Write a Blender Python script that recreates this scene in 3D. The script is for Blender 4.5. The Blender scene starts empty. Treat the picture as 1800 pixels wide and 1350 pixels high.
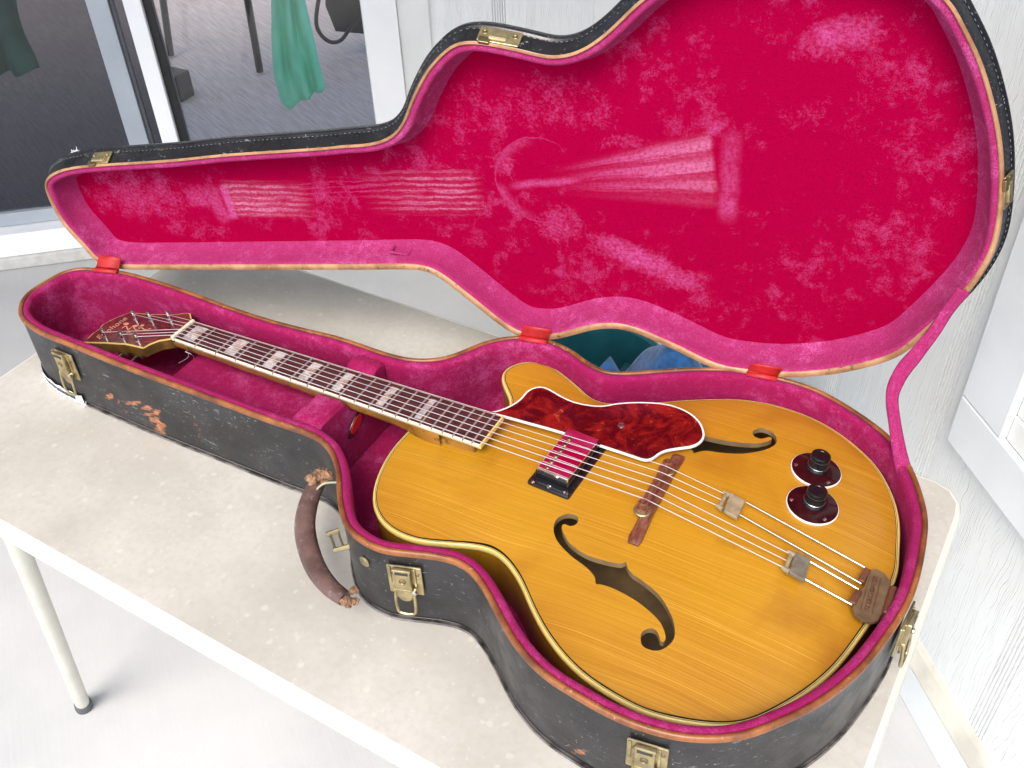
import bpy, math, random
import numpy as np
from mathutils import Vector, Matrix
from mathutils.geometry import delaunay_2d_cdt
random.seed(7); rng = np.random.default_rng(7)
sc = bpy.context.scene
COL = sc.collection
R = math.radians

# ------------------------------------------------------------------ camera
FPX = 1765.0
CAM = np.array([0.88243, -0.68993, 1.61])
CR = np.array([[0.87887165, -0.28597410, 0.38184216],
               [0.47583347, 0.58280895, -0.65872318],
               [-0.03416326, 0.76062642, 0.64829031]])
cam = bpy.data.cameras.new('camera'); cam.lens = 36 * FPX / 1800; cam.sensor_width = 36
cam.clip_start = .02; cam.clip_end = 200
camo = bpy.data.objects.new('camera', cam); COL.objects.link(camo)
m4 = Matrix.Identity(4)
for i in range(3):
    for j in range(3): m4[i][j] = CR[i, j]
    m4[i][3] = CAM[i]
camo.matrix_world = m4
sc.camera = camo

# ------------------------------------------------------------------ light
SUN_AZ = R(282); SUN_EL = R(52)        # direction the light comes from (math azimuth), elevation
w = bpy.data.worlds.new('World'); sc.world = w; w.use_nodes = True
nt = w.node_tree; bg = nt.nodes['Background']
sky = nt.nodes.new('ShaderNodeTexSky'); sky.sky_type = 'NISHITA'; sky.sun_disc = False
sky.sun_elevation = SUN_EL; sky.sun_rotation = math.pi / 2 - SUN_AZ
sky.air_density = 1.0; sky.dust_density = 2.5; sky.ozone_density = .8
nt.links.new(sky.outputs[0], bg.inputs[0]); bg.inputs[1].default_value = .14
sun = bpy.data.lights.new('sun', 'SUN'); sun.energy = 1.0; sun.angle = R(28); sun.color = (1, .96, .91)
so = bpy.data.objects.new('sun', sun); COL.objects.link(so)
sd = Vector((math.cos(SUN_AZ) * math.cos(SUN_EL), math.sin(SUN_AZ) * math.cos(SUN_EL), math.sin(SUN_EL)))
so.rotation_euler = sd.to_track_quat('Z', 'Y').to_euler(); so.location = (0, -3, 4)
sc.view_settings.view_transform = 'Standard'; sc.view_settings.look = 'None'
sc.view_settings.exposure = 1.27; sc.view_settings.gamma = 1

# ------------------------------------------------------------------ surveying helpers (photo pixel -> real point on a real plane)
def ray(p):
    v = np.array([(p[0] - 900) / FPX, -(p[1] - 675) / FPX, -1.0]); return CR @ v
def at(p, z):
    r = ray(p); return CAM + r * ((z - CAM[2]) / r[2])
def onplane(p, pt, n):
    r = ray(p); return CAM + r * (((np.array(pt) - CAM) @ n) / (r @ n))
def P2(pts, z): return np.array([at(p, z)[:2] for p in pts])

# ------------------------------------------------------------------ material DSL
class S:
    def __init__(s, t, sock): s.t, s.s = t, sock
    def _m(s, op, *a):
        n = s.t.nodes.new('ShaderNodeMath'); n.operation = op
        for i, v in enumerate((s,) + a):
            if isinstance(v, S): s.t.links.new(v.s, n.inputs[i])
            else: n.inputs[i].default_value = v
        return S(s.t, n.outputs[0])
    def __add__(s, o): return s._m('ADD', o)
    __radd__ = __add__
    def __mul__(s, o): return s._m('MULTIPLY', o)
    __rmul__ = __mul__
    def __sub__(s, o): return s._m('SUBTRACT', o)
    def __rsub__(s, o): return (s * -1.0) + o
    def __truediv__(s, o): return s._m('DIVIDE', o)
    def abs(s): return s._m('ABSOLUTE')
    def sin(s): return s._m('SINE')
    def max(s, o): return s._m('MAXIMUM', o)
    def min(s, o): return s._m('MINIMUM', o)
    def pow(s, o): return s._m('POWER', o)
    def sqrt(s): return s._m('SQRT')
    def ramp(s, a, b, lo=0., hi=1.):
        n = s.t.nodes.new('ShaderNodeMapRange'); n.interpolation_type = 'SMOOTHSTEP'
        s.t.links.new(s.s, n.inputs[0])
        for i, v in zip((1, 2, 3, 4), (a, b, lo, hi)): n.inputs[i].default_value = v
        return S(s.t, n.outputs[0])
class Mat:
    def __init__(s, name):
        s.m = bpy.data.materials.new(name); s.m.use_nodes = True; s.t = s.m.node_tree
        s.b = s.t.nodes['Principled BSDF']
    def coord(s, kind='Object', scale=(1, 1, 1), rot=(0, 0, 0)):
        c = s.t.nodes.new('ShaderNodeTexCoord'); mp = s.t.nodes.new('ShaderNodeMapping')
        mp.inputs['Scale'].default_value = scale; mp.inputs['Rotation'].default_value = rot
        s.t.links.new(c.outputs[kind], mp.inputs[0]); return S(s.t, mp.outputs[0])
    def xyz(s, c):
        n = s.t.nodes.new('ShaderNodeSeparateXYZ'); s.t.links.new(c.s, n.inputs[0])
        return [S(s.t, n.outputs[i]) for i in range(3)]
    def comb(s, x, y, z=0.):
        n = s.t.nodes.new('ShaderNodeCombineXYZ')
        for i, v in enumerate((x, y, z)):
            if isinstance(v, S): s.t.links.new(v.s, n.inputs[i])
            else: n.inputs[i].default_value = v
        return S(s.t, n.outputs[0])
    def noise(s, c, scale, detail=3, rough=.5, dist=0.):
        n = s.t.nodes.new('ShaderNodeTexNoise'); s.t.links.new(c.s, n.inputs['Vector'])
        n.inputs['Scale'].default_value = scale; n.inputs['Detail'].default_value = detail
        n.inputs['Roughness'].default_value = rough; n.inputs['Distortion'].default_value = dist
        return S(s.t, n.outputs[0])
    def voro(s, c, scale, feature='F1'):
        n = s.t.nodes.new('ShaderNodeTexVoronoi'); n.feature = feature; s.t.links.new(c.s, n.inputs['Vector'])
        n.inputs['Scale'].default_value = scale; return S(s.t, n.outputs[0])
    def attr(s, name):
        n = s.t.nodes.new('ShaderNodeAttribute'); n.attribute_name = name; return S(s.t, n.outputs['Fac'])
    def mix(s, f, a, b):
        n = s.t.nodes.new('ShaderNodeMix'); n.data_type = 'RGBA'
        for sock, v in ((n.inputs[0], f), (n.inputs[6], a), (n.inputs[7], b)):
            if isinstance(v, S): s.t.links.new(v.s, sock)
            elif isinstance(v, (int, float)): sock.default_value = v
            else: sock.default_value = (*v, 1)
        return S(s.t, n.outputs[2])
    def set(s, **k):
        names = dict(col='Base Color', rough='Roughness', metal='Metallic', sheen='Sheen Weight', sheenr='Sheen Roughness', sheent='Sheen Tint',
                     coat='Coat Weight', coatr='Coat Roughness', spec='Specular IOR Level', trans='Transmission Weight', sss='Subsurface Weight', alpha='Alpha')
        for a, v in k.items():
            i = s.b.inputs[names[a]]
            if isinstance(v, S): s.t.links.new(v.s, i)
            elif isinstance(v, tuple): i.default_value = (*v, 1)
            else: i.default_value = v
        return s
    def bump(s, h, strength=.3, dist=.001):
        n = s.t.nodes.new('ShaderNodeBump'); n.inputs['Strength'].default_value = strength; n.inputs['Distance'].default_value = dist
        s.t.links.new(h.s, n.inputs['Height']); s.t.links.new(n.outputs[0], s.b.inputs['Normal']); return s

def simple(name, col, rough=.5, metal=0., var=.15, vs=30., bump=.0, bs=200., **k):
    m = Mat(name); c = m.coord(); n = m.noise(c, vs, 4)
    d = tuple(max(0, x * (1 - var)) for x in col); l = tuple(min(1, x * (1 + var)) for x in col)
    m.set(col=m.mix(n.ramp(.3, .7), d, l), rough=rough, metal=metal, **k)
    if bump: m.bump(m.noise(c, bs, 3), bump)
    return m.m

M = {}
# velvet
CRIM = (.60, .0, .045); PINK = (.80, .055, .29)
def velvet(name, bias=0., lo=CRIM, hi=PINK, extra=None, sheen=.25):
    m = Mat(name); c = m.coord()
    n1 = m.noise(c, 8, 4, .6, .2); n2 = m.noise(c, 36, 6, .78, .15); n3 = m.noise(c, 620, 4, .8)
    n4 = m.noise(c, 95, 4, .75)
    f = (n1 * .55 + n2 * .75 + n3 * .22).ramp(.745, 1.03) * .66 + n4.ramp(.46, .78) * .16 + bias
    f = f * (n3.ramp(.28, .68, .25, 1.45))
    if extra: f = extra(m, f, n2, n3)
    f = f.max(0.).min(1.)
    dark = m.mix(f, lo, hi)
    if hasattr(m, 'prints'): dark = m.mix(m.prints.min(1.) * .52, dark, (.56, .25, .33))
    m.set(col=dark, rough=.95, spec=.02, sheen=sheen, sheenr=.4, sheent=(1., .45, .7))
    m.bump(n3 + n2 * 1.2 + n4, .6, .0014)
    return m.m
M['velvet_wall'] = velvet('velvet_wall', .10, (.26, .002, .052), (.55, .105, .30), sheen=.05)
M['velvet_lip'] = velvet('velvet_lip', .16, (.23, .006, .065), (.46, .06, .21), sheen=.05)
M['velvet_side'] = velvet('velvet_side', .22, (.27, .002, .060), (.56, .12, .34), sheen=.05)  # lid sidewall pinker than its floor: light from above put into the colour
# leather binding of the case edge
def binding(name, a, b, wear):
    m = Mat(name); c = m.coord(); n = m.noise(c, 25, 5, .65); n2 = m.noise(c, 160, 4, .7); n3 = m.noise(c, 9, 3)
    col = m.mix(n.ramp(.35, .65), a, b)
    col = m.mix(n2.ramp(.64, .70) * wear, col, (.62, .40, .25))
    col = m.mix(n2.ramp(.42, .33) * n3.ramp(.42, .6) * .8, col, (.045, .022, .012))
    m.set(col=col, rough=.38, coat=.15, coatr=.3); m.bump(n2, .35, .0008); return m.m
M['case_binding'] = binding('brown_leather_binding', (.13, .036, .010), (.31, .105, .026), .55)
M['lid_binding'] = binding('worn_tan_binding', (.27, .125, .055), (.46, .26, .13), .6)
# black case covering with dust and scuffs
def blackcover(name, base, dust, rough, coat=.0):
    m = Mat(name); c = m.coord(); x, y, z = m.xyz(c)
    n = m.noise(c, 14, 5, .6); n2 = m.noise(c, 260, 3, .6); sp = m.noise(c, 85, 5, .75)
    c2 = m.coord(scale=(1, 1, 3.2)); sp2 = m.noise(c2, 150, 4, .6)
    col = m.mix(n.ramp(.3, .75), base, dust)
    col = m.mix(sp.ramp(.655, .70) * .5, col, (.36, .35, .34))
    sc_ = m.attr('scuff'); streak = m.noise(m.coord(scale=(1, 1, 2.2)), 130, 6, .85)
    f = (sc_ * .62 + streak * 1.15).ramp(.90, 1.02)
    col = m.mix(f * sc_.ramp(.05, .2), col, m.mix(sp2.ramp(.4, .6), (.24, .085, .040), (.46, .19, .085)))
    col = m.mix((m.attr('chalk') + sp * .9).ramp(.95, 1.25) * .5, col, (.42, .43, .45))
    scr = m.noise(m.coord(scale=(.16, .16, 1.), rot=(0, R(24), 0)), 420, 3, .6); col = m.mix(scr.ramp(.645, .69) * n.ramp(.42, .58) * .55, col, (.34, .34, .34))
    spk = m.noise(c, 300, 2, .5); col = m.mix(spk.ramp(.70, .74) * .45, col, (.45, .43, .41))
    m.set(col=col, rough=m.noise(c, 30, 3).ramp(.3, .7, rough - .08, rough + .1), coat=coat, coatr=.12, spec=.5)
    m.bump(n2 + sp * .6, .25, .0008); return m.m
M['case_black'] = blackcover('worn_black_covering', (.011, .011, .013), (.031, .031, .035), .38)
M['lid_black'] = blackcover('glossy_black_covering', (.006, .006, .008), (.013, .013, .016), .3, .25)
M['brass'] = simple('aged_brass', (.50, .42, .24), .46, 1., .25, 60, .15, 300)
M['brass_dark'] = simple('tarnished_brass', (.28, .22, .12), .42, 1., .3, 60, .15, 300)
M['nickel'] = simple('worn_nickel', (.62, .60, .55), .25, 1., .15, 80)
M['steel'] = simple('string_steel', (.80, .77, .75), .42, .85, .05, 80)
M['chrome'] = simple('chrome_cover', (.86, .84, .84), .07, 1., .03, 60, .02, 40)
M['red_tab'] = simple('red_leather', (.42, .014, .017), .5, 0., .2, 90, .3, 400)
M['red_tab_dk'] = simple('dark_red_enamel', (.45, .015, .012), .3, 0., .2, 300)
M['black_gloss'] = simple('black_plastic', (.010, .010, .012), .16, 0., .2, 60, coat=.3)
M['knob_black'] = simple('knob_black', (.008, .008, .009), .22, 0., .2, 60, spec=.35)
M['rubber'] = simple('grey_rubber', (.10, .105, .115), .7, 0., .1, 60)
M['rosewood'] = None
def rosewood():
    m = Mat('rosewood'); c = m.coord(scale=(12, 130, 130)); n = m.noise(c, 3, 5, .6)
    m.set(col=m.mix(n.ramp(.3, .7), (.035, .009, .009), (.085, .028, .024)), rough=.35, spec=.4); return m.m
M['rosewood'] = rosewood()
def bridgewood():
    m = Mat('bridge_rosewood'); c = m.coord(scale=(60, 9, 60)); n = m.noise(c, 6, 6, .7)
    m.set(col=m.mix(n.ramp(.3, .7), (.09, .022, .012), (.22, .075, .04)), rough=.35, coat=.2, coatr=.2); return m.m
M['bridge'] = bridgewood()
def pearl():
    m = Mat('pearloid'); c = m.coord(); n = m.noise(c, 55, 4, .6, 2.); n2 = m.noise(c, 110, 3, .6, 1.)
    col = m.mix(n.ramp(.35, .65), (.30, .26, .25), (.55, .51, .48)); col = m.mix(n2.ramp(.6, .72) * .6, col, (.62, .52, .36))
    m.set(col=col, rough=.22, coat=.3); return m.m
M['pearl'] = pearl()
M['abalone'] = simple('abalone', (.30, .22, .16), .25, 0., .55, 120, coat=.3)
M['fret'] = simple('fret_metal', (.34, .27, .25), .5, .35, .1, 90)
M['fret_slot'] = M['fret']
M['ivory'] = simple('aged_white_binding', (.78, .70, .52), .32, 0., .12, 40, coat=.2)
M['ivory_y'] = simple('yellowed_binding', (.72, .56, .17), .3, 0., .1, 30, coat=.3)
M['white_pl'] = simple('white_plastic_edge', (.80, .77, .74), .3, 0., .04, 40)
M['black_line'] = simple('black_line', (.02, .014, .008), .4)
def amber(name, dark=1., axis=0):
    m = Mat(name); c = m.coord(); x, y, z = m.xyz(c)
    wv = m.noise(m.coord(scale=(1.2, 6, 1)), 4, 2)
    yy = y + wv * .012
    v = m.comb(x * 1.3, yy * 430., z * 2.)
    g = m.noise(v, 2.6, 4, .62); v2 = m.comb(x * 3.2, yy * 560., z * 2.); g2 = m.noise(v2, 1.6, 3, .6)
    v3 = m.comb(x * 160., y * 9.); g3 = m.noise(v3, 1.3, 3, .55)   # cross-grain silk
    big = m.noise(c, 6, 4, .55, .5)
    A = (.345 * dark, .140 * dark, .006 * dark); Bc = (.47 * dark, .232 * dark, .018 * dark)
    col = m.mix(g.ramp(.22, .80), A, Bc); col = m.mix(m.noise(c, 3.1, 3).ramp(.42, .66) * .45, col, (.52 * dark, .27 * dark, .010 * dark))
    col = m.mix(g2.ramp(.56, .68) * .40, col, (.70 * dark, .38 * dark, .07 * dark))
    col = m.mix(g3.ramp(.45, .75) * .05, col, (.30 * dark, .10 * dark, .005 * dark))
    col = m.mix(big.ramp(.48, .74) * .62, col, (.27 * dark, .085 * dark, .004 * dark))
    sp = m.noise(c, 170, 4, .8)
    col = m.mix(sp.ramp(.735, .76) * .6, col, (.16, .06, .02))
    mx = m.attr('marks'); col = m.mix(mx, col, (.13, .055, .012))
    m.set(col=col, rough=big.ramp(.3, .7, .34, .46), coat=.22, coatr=.16, spec=.3)
    m.bump(g + g2 * .6, .12, .0005); return m.m
M['amber'] = amber('amber_spruce_top')
M['maple'] = amber('amber_maple_side', .62)
def wornneck():
    m = Mat('worn_amber_neck'); c = m.coord(); n = m.noise(c, 60, 5, .7); n2 = m.noise(c, 18, 3)
    col = m.mix(n2.ramp(.3, .7), (.20, .085, .012), (.38, .19, .035)); col = m.mix(n.ramp(.55, .66) * .8, col, (.07, .028, .012))
    m.set(col=col, rough=.35, coat=.2); return m.m
M['neck'] = wornneck()
M['dark_neck'] = simple('dark_shaded_maple', (.11, .055, .012), .4, 0., .4, 50, coat=.2)  # headstock side: shading of its underside is put into the dark brown
M['inside_wood'] = simple('bare_inner_wood', (.20, .13, .06), .7, 0., .25, 30)
def tortoise():
    m = Mat('tortoiseshell'); c = m.coord(); n = m.noise(c, 28, 5, .62, 1.6); n2 = m.noise(c, 60, 5, .7, 2.5)
    col = m.mix(n.ramp(.38, .66), (.060, .002, .002), (.23, .010, .005))
    col = m.mix(n2.ramp(.585, .70) * n.ramp(.4, .6), col, (.52, .105, .035))
    m.set(col=col, rough=.13, coat=.4, coatr=.06); return m.m
M['tortoise'] = tortoise()
def headface():
    m = Mat('headstock_veneer'); c = m.coord(); n = m.noise(c, 45, 5, .6, 1.)
    m.set(col=m.mix(n.ramp(.35, .7), (.05, .010, .008), (.17, .035, .022)), rough=.14, coat=.5, coatr=.08); return m.m
M['headface'] = headface()
M['plate_dark'] = simple('dark_red_mirror_plastic', (.028, .004, .005), .12, 0., .3, 50, spec=.25)
M['logo'] = simple('logo_inlay', (.50, .24, .15), .3, 0., .35, 300)
M['clip_gold'] = simple('dull_gold_clip', (.36, .30, .18), .55, .3, .2, 120)
M['clip_grey'] = simple('dull_grey_clip', (.19, .175, .13), .5, .3, .2, 120)
M['tail_brown'] = simple('brown_aged_plate', (.16, .10, .05), .5, .25, .2, 90, .25, 700)
M['tail_red'] = simple('copper_side', (.17, .065, .035), .35, .4, .2, 90)
M['handle'] = None
def handle():
    m = Mat('worn_brown_leather'); c = m.coord(); n = m.noise(c, 35, 5, .6); n2 = m.noise(c, 140, 4, .75)
    col = m.mix(n.ramp(.3, .7), (.060, .032, .028), (.150, .085, .072)); col = m.mix(n2.ramp(.60, .68) * .6, col, (.34, .25, .21))
    m.set(col=col, rough=.36, coat=.2, coatr=.3); m.bump(n2, .4, .001); return m.m
M['handle'] = handle()
M['torn'] = simple('torn_tan_leather', (.24, .135, .075), .85, 0., .55, 130, .8, 250)
M['pale_cord'] = simple('pale_cord', (.38, .38, .24), .6)
M['fray'] = simple('frayed_white_thread', (.75, .76, .78), .9, 0., .1, 100)
M['thread'] = simple('old_grey_thread', (.16, .16, .16), .8, 0., .5, 60)
M['welt'] = simple('worn_bottom_edge', (.10, .09, .085), .6, 0., .8, 60)
M['tape'] = None
def tape():
    m = Mat('white_tape'); c = m.coord(); n = m.noise(c, 330, 3, .6, 1.5); at_ = m.attr('ink')
    m.set(col=m.mix((n + at_ * .5).ramp(.86, .92), (.80, .82, .85), (.03, .03, .035)), rough=.7); m.bump(m.noise(c, 90, 4), .6, .002); return m.m
M['tape'] = tape()
# table
def tabletop():
    m = Mat('speckled_table_top'); c = m.coord(); v = m.voro(c, 62); v2 = m.voro(c, 120); n = m.noise(c, 4, 4, .6); n2 = m.noise(c, 120, 4, .6)
    mask = m.noise(c, 35, 2); mask2 = m.noise(c, 71, 2)
    col = m.mix(n.ramp(.3, .7), (.44, .412, .36), (.565, .54, .485))
    col = m.mix(n2.ramp(.35, .75) * .35, col, (.40, .37, .30))
    col = m.mix((v + n2 * .25).ramp(.42, .30) * mask.ramp(.50, .60) * .38, col, (.66, .63, .53))
    col = m.mix((v2 + n2 * .3).ramp(.42, .30) * mask2.ramp(.52, .60) * .32, col, (.64, .61, .51))
    sp = m.noise(c, 95, 5, .85); col = m.mix(sp.ramp(.755, .775) * .7, col, (.13, .11, .09))
    st = m.noise(c, 2.2, 5, .7, .8); col = m.mix(st.ramp(.56, .72) * .35, col, (.34, .28, .17))
    m.set(col=col, rough=.36, spec=.35); m.bump(n2, .08, .0006); return m.m
M['tabletop'] = tabletop()
M['table_edge'] = simple('cream_plastic_edge', (.72, .70, .60), .4, 0., .06, 12)
M['table_leg'] = simple('cream_enamel_leg', (.62, .61, .52), .35, 0., .06, 12)
def concrete():
    m = Mat('brushed_concrete'); c = m.coord(rot=(0, 0, R(38))); x, y, z = m.xyz(c)
    n = m.noise(m.comb(x * 4., y * 150.), 1.4, 4, .6); big = m.noise(c, 1.6, 5, .6); f = m.noise(c, 260, 4, .7); pit = m.noise(c, 75, 5, .8)
    col = m.mix(big.ramp(.3, .7), (.46, .465, .46), (.56, .56, .55))
    col = m.mix(n.ramp(.35, .75) * .18, col, (.60, .60, .59)); col = m.mix(f.ramp(.5, .8) * .25, col, (.33, .33, .33))
    pit2 = m.noise(m.comb(x * 40., y * 160.), 1.5, 4, .8); col = m.mix(pit2.ramp(.66, .72) * big.ramp(.4, .6) * .5, col, (.26, .26, .26)); col = m.mix(pit.ramp(.68, .73) * .6, col, (.20, .195, .19))
    m.set(col=col, rough=.85, spec=.2); m.bump(n * .5 + f * .6, .2, .0015); return m.m
M['concrete'] = concrete()
M['concrete_lip'] = simple('rough_concrete_lip', (.56, .55, .51), .9, 0., .08, 40, .8, 90)
def siding(nm='painted_wood_siding', ca=(.81, .825, .81), cb=(.86, .875, .865)):
    m = Mat(nm); c = m.coord(); x, y, z = m.xyz(c)
    u = m.attr('u')      # metres along the wall
    wob = m.noise(m.comb(u * 5.0, z * 2.6), 1.6, 3, .55); wob2 = m.noise(m.comb(u * 22., z * 9.), 1.2, 3, .6)
    ph = u * 900. + wob * 55. + wob2 * 5.
    ln = ph.sin().ramp(.86, 1.); br = m.noise(m.comb(u * 60., z * 7.), 1.5, 2).ramp(.42, .6)
    h = ln * br
    ph2 = u * 1700. + wob * 90.; h2 = ph2.sin().ramp(.80, 1.) * m.noise(m.comb(u * 30., z * 3.), 1.3, 2).ramp(.52, .64)
    n = m.noise(c, 3.2, 3)
    m.set(col=m.mix(n.ramp(.3, .7), ca, cb), rough=.55, spec=.3)
    m.bump(((h + h2 * .6) * -1.0) + m.noise(c, 120, 2) * .12, .6, .0022); return m.m
M['siding'] = siding(); M['siding_b'] = siding('off_white_siding', (.82, .83, .81), (.86, .87, .85))
M['trim_white'] = simple('pale_blue_white_trim', (.78, .81, .82), .45, 0., .05, 6, .12, 60)
M['trim_warm'] = simple('off_white_trim', (.80, .81, .78), .5, 0., .05, 5, .1, 60)
M['cream_strip'] = simple('cream_sill_strip', (.68, .65, .56), .6, 0., .12, 18, .3, 60)
M['frame_white'] = simple('white_aluminium', (.92, .92, .92), .35, 0., .03, 5)
M['frame_grey'] = simple('shaded_grey_aluminium', (.40, .44, .48), .4, 0., .06, 7)  # recessed door sash: the shade on it is put into the blue-grey
M['gasket'] = simple('black_gasket', (.012, .012, .014), .4)
def glass(name, tint, mixf):
    m = bpy.data.materials.new(name); m.use_nodes = True; t = m.node_tree; t.nodes.clear()
    o = t.nodes.new('ShaderNodeOutputMaterial'); mx = t.nodes.new('ShaderNodeMixShader'); tr = t.nodes.new('ShaderNodeBsdfTransparent'); g = t.nodes.new('ShaderNodeBsdfGlossy')
    fr = t.nodes.new('ShaderNodeFresnel'); fr.inputs[0].default_value = mixf
    tr.inputs[0].default_value = (*tint, 1); g.inputs['Roughness'].default_value = .03; g.inputs[0].default_value = (1, 1, 1, 1)
    t.links.new(fr.outputs[0], mx.inputs[0]); t.links.new(tr.outputs[0], mx.inputs[1]); t.links.new(g.outputs[0], mx.inputs[2]); t.links.new(mx.outputs[0], o.inputs[0]); return m
M['glass'] = glass('window_glass', (.93, .92, .92), 1.5)
M['glass_dark'] = glass('tinted_screen_glass', (.42, .42, .44), 1.5)
M['reflected_floor'] = None
def reflectedfloor():  # stands in for the patio floor reflected in the door glass
    m = Mat('reflected_concrete_floor'); c = m.coord(rot=(0, 0, R(25))); x, y, z = m.xyz(c)
    n = m.noise(m.comb(x * 6., y * 90.), 1.4, 4, .6); big = m.noise(c, 2.2, 4)
    m.set(col=m.mix(n.ramp(.3, .7), (.37, .31, .27), (.52, .46, .41)), rough=.7); m.bump(n, .4, .003); return m.m
M['reflected_floor'] = reflectedfloor()
M['room_wall'] = simple('weathered_boards', (.42, .41, .39), .8)
M['dark_metal'] = simple('black_metal', (.015, .013, .013), .4)
M['green'] = simple('reflected_green_cloth', (.17, .68, .45), .8, 0., .08, 12, .3, 60)
M['teal'] = simple('teal_plastic', (.012, .085, .105), .3, 0., .15, 20, coat=.2)
M['towel'] = simple('blue_towel', (.02, .11, .30), .9, 0., .35, 60, .9, 300, sheen=.3)
M['leaf'] = simple('dry_leaf', (.09, .05, .045), .8, 0., .3, 200)

# ------------------------------------------------------------------ mesh helpers
def mesh(name, V, F, mat, parent=None, smooth=True, mats=None, fm=None):
    me = bpy.data.meshes.new(name); me.from_pydata([tuple(map(float, v)) for v in V], [], [tuple(map(int, f)) for f in F])
    for mm in (mats or [mat]): me.materials.append(mm)
    if fm is not None: me.polygons.foreach_set('material_index', fm)
    me.polygons.foreach_set('use_smooth', [smooth] * len(me.polygons)); me.update()
    o = bpy.data.objects.new(name, me); COL.objects.link(o)
    if parent: o.parent = parent
    return o
def thing(name, label, cat, group=None):
    o = bpy.data.objects.new(name, None); COL.objects.link(o); o.empty_display_size = .05
    o['label'] = label; o['category'] = cat
    if group: o['group'] = group
    return o
def tag(o, label, cat, group=None):
    o['label'] = label; o['category'] = cat
    if group: o['group'] = group
    return o
def struct(o, kind='structure'): o['kind'] = kind; return o
def fattr(o, name, vals):
    a = o.data.attributes.new(name, 'FLOAT', 'POINT'); a.data.foreach_set('value', np.asarray(vals, dtype=np.float32))
def autosmooth(o, ang=35):
    o.data.set_sharp_from_angle(angle=R(ang))

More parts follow.
